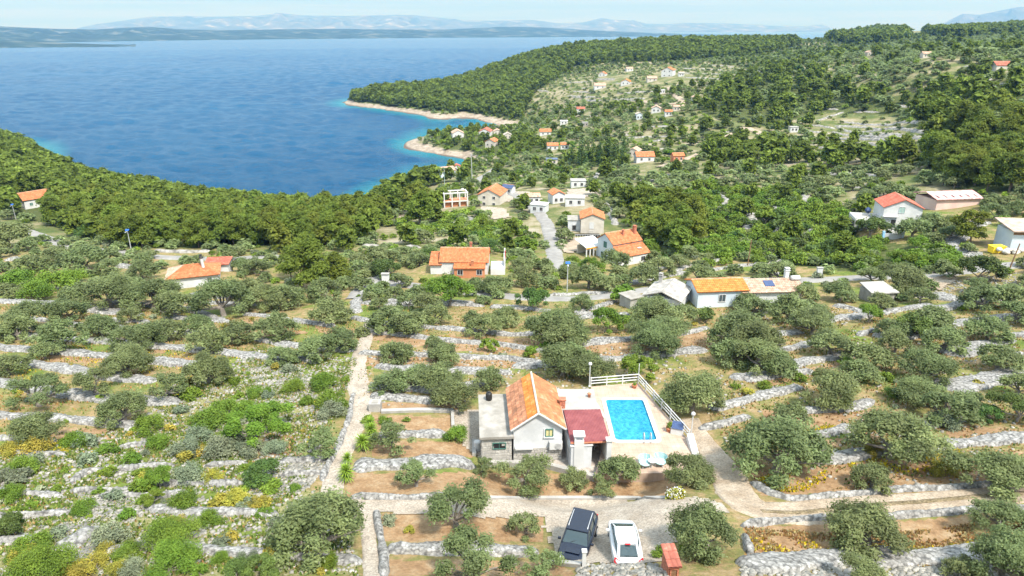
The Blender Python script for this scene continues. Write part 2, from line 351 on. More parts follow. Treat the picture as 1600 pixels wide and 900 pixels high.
# ------------------------------------------------------------------ level pads for the far houses (before the ground is cut)
def pad(px, py, r, dz=0.0):
    p = G(px, py); PADS.append((p.x, p.y, r, p.z+dz)); return p.copy()
HP = {}
for key, px, py, r in (('long', 727, 424, 8), ('two', 965, 405, 9), ('white_red', 1403, 352, 7), ('low', 1118, 476, 8), ('tall_chimney', 304, 441, 6.5), ('cream', 925, 361, 7), ('left', 54, 322, 8)):
    HP[key] = pad(px, py, r)
PADS.append((5.5, 51.3, 7.0, 50.3))

# ------------------------------------------------------------------ ground, one sheet
def polar_sheet(r0, r1, nr, a0, a1, na):
    r = np.exp(np.linspace(math.log(r0), math.log(r1), nr)); a = np.radians(np.linspace(a0, a1, na))
    R, A = np.meshgrid(r, a, indexing='ij'); X = (R*np.sin(A)).ravel(); Y = (R*np.cos(A)).ravel()
    i = np.arange((nr-1)*(na-1)); row = i//(na-1); c = i % (na-1); b = row*na+c
    return X, Y, np.stack([b, b+1, b+na+1, b+na], -1)
X, Y, F = polar_sheet(16, 2900, 600, -56, 56, 520)
Zg = H(X, Y)
PXg, PYg, Dg = proj(X, Y, Zg)
def soft(a, n=1): return a
wob = 5*np.sin(X*1.3+Y*.7)+4*np.sin(Y*1.9-X*.6)
wx = PXg+wob*np.clip(60/Dg, 0, 1); wy = PYg+.5*wob*np.clip(60/Dg, 0, 1)
soil = np.zeros(len(X)); green = np.zeros(len(X)); gold = np.zeros(len(X)); rub = np.zeros(len(X)); wood = np.zeros(len(X))
for p in SOIL_P: soil[in_poly(PXg, wy*.3+PYg*.7, p)] = 1
for p in GREEN_P: green[in_poly(wx, wy, p)] = 1
for p in GOLD_P: gold[in_poly(wx, wy, p)] = 1
rub[in_poly(wx, wy, Z_LL)] = 1
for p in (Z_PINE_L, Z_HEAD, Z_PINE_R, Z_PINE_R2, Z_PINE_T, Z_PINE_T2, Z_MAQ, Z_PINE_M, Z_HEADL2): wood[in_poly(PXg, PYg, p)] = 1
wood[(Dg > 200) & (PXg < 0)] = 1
gm = bpy.data.materials.new('terrace_ground'); gm.use_nodes = True; nt = gm.node_tree; N = nt.nodes; L = nt.links; B = N['Principled BSDF']
B.inputs['Roughness'].default_value = .95; B.inputs['Specular IOR Level'].default_value = .15
geo = N.new('ShaderNodeNewGeometry')
def gn(scale, det=5, rough=.6):
    n = N.new('ShaderNodeTexNoise'); n.inputs['Scale'].default_value = scale; n.inputs['Detail'].default_value = det; n.inputs['Roughness'].default_value = rough
    L.new(geo.outputs['Position'], n.inputs['Vector']); return n.outputs['Fac']
def ramp(src, stops):
    r = N.new('ShaderNodeValToRGB'); e = r.color_ramp.elements
    e[0].position, e[0].color = stops[0][0], (*stops[0][1], 1); e[1].position, e[1].color = stops[-1][0], (*stops[-1][1], 1)
    for p, c in stops[1:-1]: k = e.new(p); k.color = (*c, 1)
    L.new(src, r.inputs[0]); return r.outputs[0]
def mixc(f, a, b):
    m = N.new('ShaderNodeMixRGB'); L.new(f, m.inputs[0]); L.new(a, m.inputs[1]); L.new(b, m.inputs[2]); return m.outputs[0]
def math_(op, a, b=None):
    m = N.new('ShaderNodeMath'); m.operation = op; m.use_clamp = True
    if isinstance(a, float): m.inputs[0].default_value = a
    else: L.new(a, m.inputs[0])
    if b is not None:
        if isinstance(b, float): m.inputs[1].default_value = b
        else: L.new(b, m.inputs[1])
    return m.outputs[0]
n1, n2, n3, n4 = gn(.12, 6), gn(.9, 7, .7), gn(4.5, 5, .7), gn(.035, 4)
dry = ramp(n2, [(.3, (.11, .13, .035)), (.45, (.19, .17, .065)), (.56, (.28, .20, .10)), (.72, (.34, .27, .17))])
soilc = ramp(n2, [(.3, (.19, .11, .055)), (.5, (.29, .185, .10)), (.68, (.35, .26, .16))])
greenc = ramp(n2, [(.3, (.07, .11, .02)), (.5, (.13, .17, .035)), (.7, (.22, .22, .07))])
goldc = ramp(n2, [(.3, (.17, .14, .035)), (.45, (.28, .155, .06)), (.6, (.35, .21, .09)), (.75, (.33, .26, .08))])
rubc = mixc(math_('MULTIPLY', n2, 1.0), ramp(n3, [(.36, (.12, .15, .04)), (.5, (.21, .19, .09)), (.62, (.30, .26, .17)), (.76, (.33, .31, .26))]), ramp(n3, [(.3, (.13, .16, .04)), (.52, (.22, .22, .08)), (.7, (.28, .25, .15))]))
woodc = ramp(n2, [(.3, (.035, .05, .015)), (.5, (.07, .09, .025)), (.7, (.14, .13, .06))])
farc = ramp(gn(.07, 8, .7), [(.32, (.06, .09, .022)), (.43, (.10, .125, .04)), (.51, (.17, .165, .075)), (.58, (.26, .225, .14)), (.70, (.34, .31, .25))])
stonec = ramp(gn(.25, 8, .7), [(.3, (.13, .11, .08)), (.45, (.26, .21, .16)), (.6, (.37, .32, .26)), (.75, (.44, .39, .33))])
at = N.new('ShaderNodeAttribute'); at.attribute_name = 'zone_a'; at2 = N.new('ShaderNodeAttribute'); at2.attribute_name = 'zone_b'
sa = N.new('ShaderNodeSeparateColor'); L.new(at.outputs['Color'], sa.inputs[0]); sb = N.new('ShaderNodeSeparateColor'); L.new(at2.outputs['Color'], sb.inputs[0])
def thr(mask, noise, k=1.0):                          # mask with a ragged edge
    s = math_('ADD', mask, noise); return ramp(s, [(0.0, (0, 0, 0)), (.01, (0, 0, 0)), (1.0, (1, 1, 1))])
def mask(m, lo=.35, hi=.65):
    a = N.new('ShaderNodeMath'); a.operation = 'ADD'; L.new(m, a.inputs[0])
    b = N.new('ShaderNodeMath'); b.operation = 'MULTIPLY_ADD'; L.new(n2, b.inputs[0]); b.inputs[1].default_value = .9; b.inputs[2].default_value = -.45; L.new(b.outputs[0], a.inputs[1])
    r = N.new('ShaderNodeMapRange'); r.inputs[1].default_value = lo; r.inputs[2].default_value = hi; L.new(a.outputs[0], r.inputs[0]); return r.outputs[0]
gmask = N.new('ShaderNodeMapRange'); gmask.inputs[1].default_value = .5; gmask.inputs[2].default_value = .62; L.new(n1, gmask.inputs[0])
c = mixc(gmask.outputs[0], dry, greenc)
c = mixc(mask(sb.outputs[2]), c, farc)
c = mixc(mask(sa.outputs[2], .4, .7), c, rubc)
c = mixc(mask(sa.outputs[1]), c, greenc)
c = mixc(mask(sb.outputs[0]), c, goldc)
c = mixc(mask(sa.outputs[0], .42, .58), c, soilc)
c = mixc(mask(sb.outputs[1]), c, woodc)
sx = N.new('ShaderNodeSeparateXYZ'); L.new(geo.outputs['Position'], sx.inputs[0])
sh = N.new('ShaderNodeMath'); sh.operation = 'MULTIPLY_ADD'; L.new(gn(.06, 5), sh.inputs[0]); sh.inputs[1].default_value = 5.0; L.new(sx.outputs[2], sh.inputs[2])
r = N.new('ShaderNodeMapRange'); r.inputs[1].default_value = 5.0; r.inputs[2].default_value = 6.0; r.inputs[3].default_value = 1; r.inputs[4].default_value = 0; L.new(sh.outputs[0], r.inputs[0])
c = mixc(r.outputs[0], c, stonec)
r = N.new('ShaderNodeMapRange'); r.inputs[1].default_value = .25; r.inputs[2].default_value = .8; r.inputs[3].default_value = 1; r.inputs[4].default_value = 0; L.new(sx.outputs[2], r.inputs[0])
wet = N.new('ShaderNodeRGB'); wet.outputs[0].default_value = (.12, .09, .07, 1)
c = mixc(r.outputs[0], c, wet.outputs[0])
sp = ramp(n3, [(.3, (.72, .72, .72)), (.7, (1.18, 1.18, 1.18))])
mm = N.new('ShaderNodeMixRGB'); mm.blend_type = 'MULTIPLY'; mm.inputs[0].default_value = 1; L.new(c, mm.inputs[1]); L.new(sp, mm.inputs[2])
L.new(mm.outputs[0], B.inputs['Base Color'])
bp = N.new('ShaderNodeBump'); bp.inputs['Strength'].default_value = .7; bp.inputs['Distance'].default_value = .15; L.new(gn(3, 8, .75), bp.inputs['Height']); L.new(bp.outputs[0], B.inputs['Normal'])
me = np_mesh('ground', np.stack([X, Y, Zg], -1), F, gm, smooth=True)
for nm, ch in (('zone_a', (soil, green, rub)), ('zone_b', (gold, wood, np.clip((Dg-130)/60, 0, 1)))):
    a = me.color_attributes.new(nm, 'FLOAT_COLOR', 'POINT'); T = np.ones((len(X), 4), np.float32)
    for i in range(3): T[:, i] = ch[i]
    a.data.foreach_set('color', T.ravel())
tag(link('ground', me), kind='structure')

# ------------------------------------------------------------------ the sea
_r = np.concatenate([np.exp(np.linspace(math.log(120), math.log(3500), 1250)), np.exp(np.linspace(math.log(3560), math.log(90000), 130))]); _an = np.radians(np.linspace(-60, 60, 620))
_R, _A = np.meshgrid(_r, _an, indexing='ij'); Xs = (_R*np.sin(_A)).ravel(); Ys = (_R*np.cos(_A)).ravel()
i = np.arange((len(_r)-1)*(len(_an)-1)); b = (i//(len(_an)-1))*len(_an)+i % (len(_an)-1); Fs = np.stack([b, b+1, b+len(_an)+1, b+len(_an)], -1)
rs = np.hypot(Xs, Ys); hs_ = np.full(len(Xs), -12.0); k = rs < 2300; hs_[k] = Hraw(Xs[k], Ys[k])
shallow = np.clip((hs_+6)/6, 0, 1)
sm = bpy.data.materials.new('sea_water'); sm.use_nodes = True; nt = sm.node_tree; N = nt.nodes; L = nt.links; B = N['Principled BSDF']
geo = N.new('ShaderNodeNewGeometry')
B.inputs['Roughness'].default_value = .2; B.inputs['IOR'].default_value = 1.33; B.inputs['Specular IOR Level'].default_value = .28
at = N.new('ShaderNodeAttribute'); at.attribute_name = 'shallow'
big = gn(.0045, 4, .6)
deep = ramp(big, [(.3, (.003, .068, .165)), (.7, (.006, .088, .195))])
cc = ramp(at.outputs['Fac'], [(0, (0, 0, 0)), (.15, (0, 0, 0)), (.55, (.5, .5, .5)), (1, (1, 1, 1))])
tq = N.new('ShaderNodeRGB'); tq.outputs[0].default_value = (.008, .20, .26, 1)
L.new(mixc(cc, deep, tq.outputs[0]), B.inputs['Base Color'])
mp = N.new('ShaderNodeMapping'); mp.inputs['Scale'].default_value = (1, 2.6, 1); mp.inputs['Rotation'].default_value = (0, 0, .25); L.new(geo.outputs['Position'], mp.inputs[0])
def wv(scale, det, rough=.6):
    n = N.new('ShaderNodeTexNoise'); n.inputs['Scale'].default_value = scale; n.inputs['Detail'].default_value = det; n.inputs['Roughness'].default_value = rough; L.new(mp.outputs[0], n.inputs['Vector']); return n.outputs['Fac']
b1 = N.new('ShaderNodeBump'); b1.inputs['Strength'].default_value = 1; b1.inputs['Distance'].default_value = 4; L.new(wv(.10, 7, .75), b1.inputs['Height'])
b2 = N.new('ShaderNodeBump'); b2.inputs['Strength'].default_value = .8; b2.inputs['Distance'].default_value = 4; L.new(wv(.014, 4, .6), b2.inputs['Height'])
L.new(b2.outputs[0], b1.inputs['Normal']); L.new(b1.outputs[0], B.inputs['Normal'])
zs = np.zeros(len(Xs)); rw_ = np.random.default_rng(5); env = .85+.15*np.sin(Xs*.004+Ys*.0021)*np.sin(Ys*.0052-Xs*.0013+1)
for j in range(52):
    lam = 3.6*1.062**j; an = rw_.normal(1.15, .55); kx, ky = 2*math.pi/lam*math.cos(an), 2*math.pi/lam*math.sin(an)
    zs += .012*lam*min(1, (16/lam)**.9)*np.sin(kx*Xs+ky*Ys+rw_.uniform(0, 6.28)+1.5*np.sin(Xs*.011*rw_.uniform(.6, 1.4)+Ys*.013))*np.clip(lam/(rs*.0028*2.2)-.8, 0, 1)
zs *= env*np.clip(.35+(-hs_)/8, .2, 1)
me = np_mesh('sea', np.stack([Xs, Ys, zs], -1), Fs, sm, smooth=True)
a = me.attributes.new('shallow', 'FLOAT', 'POINT'); a.data.foreach_set('value', shallow.astype(np.float32))
tag(link('sea', me), kind='structure')

# ------------------------------------------------------------------ far island and mountains
def fbm1(t, seed, f0=1.0, n=6):
    o = 0; r_ = np.random.default_rng(seed)
    for i in range(n): o = o+np.sin(t*f0*2**i+r_.uniform(0, 6.28))*.5**i
    return o
def land_mass(name, crest, dist0, dist1, dcrest, back, matl, nx=400, nv=34, seed=1, rough=.12):
    """crest: (px, py) skyline; dist0 and dist1: distance of the shore at its left and right end"""
    cx = np.array([c_[0] for c_ in crest]); cy = np.array([c_[1] for c_ in crest])
    px = np.linspace(cx[0], cx[-1], nx); t = (px-px[0])/(px[-1]-px[0])
    py = np.interp(px, cx, cy)
    d0 = dist0+(dist1-dist0)*t; dc = d0+dcrest
    fac = SP+(py-450)/FPX*CP; hc = np.maximum(CAMZ-dc*fac, .6)
    V = []
    for j in range(nv):
        s = j/(nv-1)
        if s < .7: q = s/.7; d = d0+dcrest*q; z = hc*(q**.8)
        else: q = (s-.7)/.3; d = dc+back*q; z = hc*(1-q)**1.2
        n_ = fbm1(px*.045+s*6, seed+j//6, 1, 5)*fbm1(px*.09-s*9, seed+9, 1, 4)
        amp = math.sin(math.pi*min(s/.7, 1))*rough
        z = z*(1+np.clip(amp*n_*.5*np.clip((.68-s)/.3, .0, 1)*(s < .7), -.3, .3))-(3 if j in (0, nv-1) else 0)
        Yw = d*CP+ (CAMZ-z)*0 ; Yw = (d-(CAMZ-z)*SP)/CP
        V.append(np.stack([(px-800)/FPX*d, Yw, z], -1))
    V = np.concatenate(V); i = np.arange((nv-1)*(nx-1)); rr = i//(nx-1); b = rr*nx+i % (nx-1)
    return tag(link(name, np_mesh(name, V, np.stack([b, b+1, b+nx+1, b+nx], -1), matl, smooth=True)), kind='structure')
M_ISL = mat('island_scrub', (.006, .028, .030), (.014, .045, .045), .005, .95, c3=(.11, .13, .13), det=9, lo=.42, hi=.54)
M_MTN = mat('mountain_rock', (.03, .04, .035), (.09, .09, .08), .0014, .95, c3=(.3, .29, .27), det=9, lo=.4, hi=.56)
land_mass('island_hills', pl('-260,44 -100,42 0,41 40,43 90,45 150,46 200,43 235,42 290,46 340,47 420,46 520,45 600,46 700,46 780,42 830,42 900,46 960,49 1040,52 1120,54 1200,55.5'), 3350, 9500, 1700, 1500, M_ISL, seed=3, rough=.5)
land_mass('low_cape', pl('-300,60 -100,62 0,63 60,64.5 110,67 170,70 212,71.5'), 3050, 3550, 380, 300, M_ISL, nx=120, nv=16, seed=8, rough=.2)
land_mass('far_mountains', pl('120,44 150,38 200,31 235,26 280,25 330,26 400,25 440,20 470,24 540,25 620,23 650,24 690,28 730,32 780,32 830,31 870,36 910,35 940,28 960,31 990,32 1010,37 1040,38 1070,36 1110,36 1150,37 1210,40 1260,41 1285,38 1305,45 1330,54'), 19000, 24000, 5200, 3000, M_MTN, nx=500, seed=5, rough=.7)
land_mass('distant_massif', pl('1440,50 1470,38 1505,21 1530,23 1560,17 1590,11 1640,10 1700,22 1800,30 1900,48'), 15000, 17000, 4200, 3000, M_MTN, nx=220, seed=12, rough=.6)

# ------------------------------------------------------------------ haze
hz = MB().box((0, 18000, 700), (90000, 46000, 1424))
hm = bpy.data.materials.new('haze'); hm.use_nodes = True; hn = hm.node_tree.nodes; hn.remove(hn['Principled BSDF'])
pv = hn.new('ShaderNodeVolumePrincipled'); pv.inputs['Color'].default_value = (.12, .298, .66, 1); pv.inputs['Absorption Color'].default_value = (.84, .68, .16, 1); pv.inputs['Density'].default_value = 1.0e-4; pv.inputs['Anisotropy'].default_value = 0.0
hm.node_tree.links.new(pv.outputs[0], hn['Material Output'].inputs['Volume'])
tag(hz.build('haze', hm), kind='stuff')

# ------------------------------------------------------------------ roads, tracks and paths (sheets laid on the ground)
def resample(P, step):
    P = np.array(P, float); s = np.concatenate([[0], np.cumsum(np.hypot(*np.diff(P[:, :2], axis=0).T))])
    n = max(int(s[-1]/step), 2); t = np.linspace(0, s[-1], n+1)
    return np.stack([np.interp(t, s, P[:, i]) for i in range(P.shape[1])], -1)
def smooth_line(P, k=3, n=3):
    for _ in range(n):
        Q = P.copy(); Q[1:-1] = (P[:-2]+2*P[1:-1]+P[2:])/4; P = Q
    return P
def ribbon(name, px, width, m, lift=.05, step=.5, ncross=8, kind='structure', rag=.12):
    W = [G(x, y) for x, y in px]; C = smooth_line(resample([(p.x, p.y) for p in W], step), n=6)
    T = np.gradient(C, axis=0); T /= np.linalg.norm(T, axis=1)[:, None]+1e-9; Nn = np.stack([-T[:, 1], T[:, 0]], -1)
    wv_ = np.interp(np.linspace(0, 1, len(C)), np.linspace(0, 1, len(width)), width) if isinstance(width, (list, tuple)) else np.full(len(C), width)
    V = []
    t = np.linspace(-1, 1, ncross+1)
    rg = 1+rag*(rng.random((2, len(C)))-.5)*2
    for k_ in t:
        e = wv_/2*k_*np.where(abs(k_) > .95, rg[0] if k_ < 0 else rg[1], 1); q = C+Nn*e[:, None]
        dist = np.hypot(q[:, 0], q[:, 1])
        z = H(q[:, 0], q[:, 1])+lift+np.clip(dist-60, 0, 300)*.0012-(.12+lift if abs(k_) > .95 else 0)
        V.append(np.stack([q[:, 0], q[:, 1], z], -1))
    V = np.stack(V, 1).reshape(-1, 3); n = ncross+1; i = np.arange((len(C)-1)*ncross); b = (i//ncross)*n+i % ncross
    o = link(name, np_mesh(name, V, np.stack([b, b+n, b+n+1, b+1], -1), m, smooth=True))
    return tag(o, kind=kind)
def patch(name, poly, m, lift=.05, step=.35):
    """a flat area given by its pixel outline, draped on the ground"""
    W = [G(x, y) for x, y in poly]; xs = [p.x for p in W]; ys = [p.y for p in W]
    x = np.arange(min(xs)-step, max(xs)+step, step); y = np.arange(min(ys)-step, max(ys)+step, step)
    Xx, Yy = np.meshgrid(x, y); q = [(p.x, p.y) for p in W]
    ins = in_poly(Xx+.15*np.sin(Yy*3), Yy+.15*np.sin(Xx*2.3), q)
    Z = (H(Xx, Yy).reshape(Xx.shape)+lift); idx = -np.ones(Xx.shape, int)
    cell = ins[:-1, :-1] & ins[1:, 1:] & ins[1:, :-1] & ins[:-1, 1:]
    a, b = np.nonzero(cell); nx = Xx.shape[1]
    f = np.stack([a*nx+b, a*nx+b+1, (a+1)*nx+b+1, (a+1)*nx+b], -1)
    u, inv = np.unique(f, return_inverse=True); f = inv.reshape(f.shape)
    V = np.stack([Xx.ravel()[u], Yy.ravel()[u], Z.ravel()[u]], -1)
    return tag(link(name, np_mesh(name, V, f, m, smooth=True)), kind='structure')
patch('gravel_parking', pl('540,778 600,777 660,776 700,776 740,776 780,776 820,776 860,776 900,776 940,776 980,776 1020,777 1058,777 1110,778 1150,800 1075,815 1044,880 1010,884 866,884 856,845 842,810 700,808 560,804'), M_GRAVEL, .05)
ribbon('footpath', pl('577,505 572,530 556,575 560,610 568,638 556,668 540,700 525,735 517,775'), [1.6, 2.0, 2.2, 2.8, 2.0, 1.8, 2.0], M_GRAVEL, .07)
ribbon('footpath', pl('572,800 577,850 582,905'), [1.1, 1.1, 1.2], M_GRAVEL, .07)
patch('gravel_terrace', pl('702,640 765,640 765,718 742,718 708,680'), M_GRAVEL, .06)
ribbon('farm_track', pl('1078,655 1092,680 1118,715 1140,745 1150,775 1180,800 1240,803 1300,797 1380,789 1480,782 1640,768'), [1.8, 2.0, 2.6, 3.2, 3.6, 3.2, 2.8, 2.8, 2.8], M_TRACK, .09, ncross=14)
ribbon('track_middle', pl('1190,800 1240,803 1300,797 1380,789 1480,782 1640,768'), .9, mat('stony_verge', (.17, .13, .07), (.27, .21, .13), 1.6, .95, .6, 12, c3=(.33, .29, .22), vor=(7, .7, 1.15, .6)), .12, step=.25, ncross=4, rag=.7)
ribbon('road', pl('-60,350 0,352 30,356 60,368 100,383 150,391 200,397 260,403 330,405 400,402 480,402 560,420'), 3.6, M_ROAD, .1)
ribbon('road', pl('555,467 572,448 590,440 640,446 662,448 700,452 740,457 800,464 860,467 950,463 1000,455 1040,447 1100,441 1150,438 1250,438 1345,434 1440,432 1490,426 1640,412'), 3.8, M_ROAD, .1)
ribbon('road', pl('575,446 585,433 562,424'), 3.2, M_ROAD, .12)
ribbon('farm_track', pl('1492,425 1506,412 1500,402 1478,392 1440,385'), 3.0, M_TRACK, .12)
ribbon('road', pl('872,425 866,395 862,375 855,350 840,330 818,314 800,303 778,293 752,287 750,279 775,262'), 3.8, M_ROAD, .12)
ribbon('farm_track', pl('1030,262 1085,245 1110,232 1135,215 1165,200 1182,206 1200,215'), 4.5, M_TRACK, .25, step=1)
ribbon('farm_track', pl('1045,137 1055,148 1066,160 1060,170'), 5, M_TRACK, .4, step=2)
ribbon('farm_track', pl('1000,158 1030,165 1080,160'), 4, M_TRACK, .4, step=2)
patch('gravel_yard', pl('1440,434 1495,428 1500,440 1470,456 1436,452'), M_TRACK, .14, .6)
patch('gravel_yard', pl('885,296 930,294 940,306 905,310 884,306'), M_GRAVEL, .2, .8)
patch('gravel_yard', pl('750,322 790,326 800,340 770,344 745,334'), M_GRAVEL, .2, .8)
patch('gravel_yard', pl('878,368 905,372 912,392 884,398 870,388'), M_TRACK, .2, .6)
patch('gravel_yard', pl('625,330 660,322 668,334 625,350 600,352'), M_TRACK, .25, .8)
patch('concrete_yard', pl('1376,360 1408,352 1408,372 1380,374'), M_CONC, .14, .5)
patch('gravel_yard', pl('780,298 830,300 850,312 815,322 790,316'), M_GRAVEL, .18, .8)

# ------------------------------------------------------------------ dry stone walls: every band of cleared stones is a wall of its own
NAMED = []                                            # (object, kind words, pixel x, pixel y) for the labels
def wall(px, tpx, hgt=.65, name='stone_wall', m=None, rough=1.0, far=False):
    W = [G(x, y) for x, y in px]; mid = W[len(W)//2]; d = DEP(mid); el = math.asin((CAMZ-mid.z)/mid.length if False else (CAMZ-mid.z)/math.hypot(math.hypot(mid.x, mid.y), CAMZ-mid.z))
    hgt = .42 if d < 150 else .6
    wd = min(max((tpx*1.18*d/FPX-hgt*math.cos(el)*.8)/math.sin(el), .7), 3.6 if d < 200 else 2.3)
    cell = max(.17, d/420); C = smooth_line(resample([(p.x, p.y) for p in W], cell), n=int(8))
    T = np.gradient(C, axis=0); T /= np.linalg.norm(T, axis=1)[:, None]+1e-9; Nn = np.stack([-T[:, 1], T[:, 0]], -1)
    n = max(int(wd/cell), 4); prof = np.linspace(-1, 1, n+1); V = []; s = np.arange(len(C))*cell
    wob = 1+.16*np.sin(s*.9+rng.uniform(0, 6))+.10*np.sin(s*2.3+rng.uniform(0, 6)); lat = .12*np.sin(s*.5+rng.uniform(0, 6))
    endf = np.clip(np.minimum(np.arange(len(C)), np.arange(len(C))[::-1])/max(3, .8/cell), 0, 1)**.5
    for j, t in enumerate(prof):
        q = C+Nn*((wd/2*t*wob+lat)*(0.5+.5*endf))[:, None]
        q = q+rng.normal(0, cell*.13*rough, q.shape)
        ph = hgt*(1-.25*abs(t))*min(1, (1-abs(t))*5.5 if n > 5 else (1-abs(t))*2.4)*endf*(1+.18*np.sin(s*1.1+t*2))
        z = H(q[:, 0], q[:, 1])+ph+rng.normal(0, cell*.13*rough, len(C))*(ph > .05)
        if j in (0, n): z = H(q[:, 0], q[:, 1])-.25
        V.append(np.stack([q[:, 0], q[:, 1], z], -1))
    V = np.stack(V, 1).reshape(-1, 3); k_ = n+1; i = np.arange((len(C)-1)*n); b = (i//n)*k_+i % n
    o = link(name, np_mesh(name, V, np.stack([b, b+k_, b+k_+1, b+1], -1), m or (M_STONE if d < 150 else M_STONE_FAR)))
    i = len(px)//2; cx = (px[0][0]+px[-1][0])/2 if len(px) < 3 else px[i][0]
    cx = min(max(cx, 10), 1590); cy = np.interp(cx, sorted(a for a, b_ in px), [b_ for a, b_ in sorted(px)]) if px[0][0] != px[-1][0] else px[i][1]
    ln = abs(px[-1][0]-px[0][0])+abs(px[-1][1]-px[0][1])
    NAMED.append((o, 'wall', cx, float(cy), ln, wd)); return o
WALLS = '''11|-20,519 0,520 65,527 160,534 275,544 380,555 432,562
12|-20,543 0,544 60,548 125,554 190,559 290,570 332,574
14|30,567 70,573 107,578 185,590 240,598
16|-20,594 0,597 30,603 107,617 160,624 240,629 282,631
14|-20,648 0,650 60,655 110,657 170,662 212,664 200,676
11|-10,687 50,689 92,692
10|0,707 50,710 104,713
9|185,699 225,696 258,692
9|108,757 135,738 185,736 230,732 275,728
9|318,729 350,727 387,723
7|108,768 160,768 212,769
8|-10,742 25,741 55,742
18|228,796 295,800 325,803 400,804 432,807
20|150,868 180,863 240,853 320,862 400,866 480,874 565,881
24|92,866 118,845 150,822
14|436,722 480,721 522,718
14|577,620 620,622 680,628
14|588,682 640,681 700,680
26|552,728 650,727 742,727
12|545,779 650,780 740,781
8|590,798 594,850 600,905
27|604,857 650,859 700,860 842,862
9|538,670 524,705 505,752
8|555,615 545,650 538,670
8|1170,754 1200,771 1235,780 1290,777 1380,770 1480,763 1640,753
8|1158,823 1200,818 1290,812 1420,806 1525,800 1640,794
34|1158,886 1200,881 1300,876 1400,872 1500,869 1640,864
14|1160,835 1170,868
18|1270,721 1330,712 1390,705 1470,697 1540,690 1640,680
12|1140,592 1200,585 1260,566 1330,553
13|1110,640 1140,632 1200,617 1255,606
12|1090,672 1130,664 1175,652
14|1245,645 1300,641 1335,637 1362,625
14|1228,683 1290,678 1335,668
13|1440,670 1490,658 1525,652
24|1476,608 1540,595 1640,576
10|1205,524 1255,519
8|1340,525 1372,515
9|1412,529 1455,522
18|1478,554 1530,544
9|1565,527 1640,522
9|548,497 600,506 660,512 730,517 800,524 870,520
9|580,520 660,528 700,533 800,541 860,552
10|560,552 650,556 700,556 800,562 850,570
10|400,531 443,540 520,546 552,549
9|395,556 440,562 503,565
9|455,500 475,504 522,511
7|380,492 420,495 455,500
13|585,573 640,577 720,581 800,583
14|575,603 640,607 700,610 760,600
12|870,541 905,539 950,533 1000,530
8|1060,524 1107,512
13|930,564 1010,557 1105,547
14|800,573 850,570 920,567
8|860,504 920,496 985,492
6|858,462 905,460 962,457
7|897,489 930,482 965,471
7|965,449 1000,440 1040,430 1077,414
7|1018,437 1045,431 1075,426
6|1105,424 1140,418 1180,414
6|1095,447 1120,442 1150,438
7|985,470 1040,462 1080,455
6|735,440 770,444 800,447
8|765,481 800,480 860,487
7|600,470 640,474 700,478
9|570,455 560,470 552,490
7|135,486 175,490 225,494
9|140,483 160,485 195,488
9|285,483 320,492 350,503
8|0,495 40,498 80,503
10|100,507 130,510 180,512 230,517 290,520 350,530
7|10,405 30,406 45,407
7|180,415 215,418 250,420
6|240,393 290,395 330,393
7|1130,500 1160,494 1200,486
8|1300,478 1330,482 1370,492
9|1385,488 1420,482 1460,478
12|1455,460 1480,466 1495,470
9|1500,478 1540,470 1600,460
8|1380,468 1410,463 1430,460
9|1205,550 1255,540 1300,530
9|1500,505 1550,498 1600,495
9|1560,560 1600,552
5|1015,312 1035,321 1052,331
6|1112,300 1128,308 1135,314 1127,326
6|1093,311 1096,322 1098,332
6|1170,320 1175,340 1168,358
6|945,318 955,334 963,352
6|1203,312 1212,322 1221,331
5|1255,300 1257,312 1257,323
5|1210,366 1216,356 1223,350
6|1232,381 1258,368 1282,357
8|1478,387 1500,368 1533,347
8|1445,385 1482,388 1528,401
6|613,312 618,323 621,334
6|702,345 712,352 723,361
6|732,340 745,346 756,353
7|565,385 580,385 596,386
7|632,386 645,387 658,387
6|706,370 725,371 744,374
5|918,290 930,278 937,266
5|1317,191 1380,195 1457,200
4|1308,199 1380,203 1446,208
4|1300,206 1370,210 1438,215
5|1282,214 1350,218 1428,223
4|1275,190 1295,183 1318,175
5|1452,202 1446,212 1438,224
4|1262,196 1285,198 1305,201
4|1250,205 1275,207 1296,209
4|882,130 905,129 928,128
4|887,150 908,151 932,152
4|893,143 910,144 930,145
8|822,141 840,142 858,143
4|1065,107 1100,108 1132,110
4|1062,114 1100,116 1152,118
4|1070,121 1110,123 1142,125
4|1140,106 1170,110 1197,115
4|1105,102 1130,103 1150,105
4|1310,93 1325,93 1340,94
4|1275,103 1290,104 1305,104
5|960,218 990,216 1020,214
5|1010,240 1030,238 1048,233
4|1210,227 1250,229 1290,232
5|1120,212 1140,206 1160,197
5|1290,222 1340,224 1400,228
5|850,262 860,262 872,263
5|1560,205 1580,206 1600,207
5|1545,222 1570,223 1600,223
10|-20,768 40,771 100,777
9|232,757 300,759 385,757
9|150,778 230,776 300,771
11|-20,812 60,806 115,800
10|432,747 480,743 515,740
9|-20,850 50,846 95,842
9|-20,470 60,474 140,478
8|250,470 330,474 400,478
8|-20,445 40,448 90,452'''
for s in WALLS.splitlines():
    t, p = s.split('|'); wall(pl(p), float(t))
def extra_walls(x0, x1, y0, y1, n, sl, lo, hi, t):    # shorter lengths between the traced ones, along the same contours
    r_ = np.random.default_rng(int(x0+y0))
    for _ in range(n):
        x = r_.uniform(x0, x1); y = r_.uniform(y0, y1); ln = r_.uniform(lo, hi)
        wall([(x, y), (x+ln/2, y+sl*ln/2+r_.uniform(-1, 1)), (x+ln, y+sl*ln)], t)
extra_walls(0, 420, 455, 500, 5, .08, 60, 110, 8)
extra_walls(1150, 1480, 480, 600, 7, -.14, 70, 120, 11)
extra_walls(560, 900, 470, 500, 4, .03, 60, 110, 7)
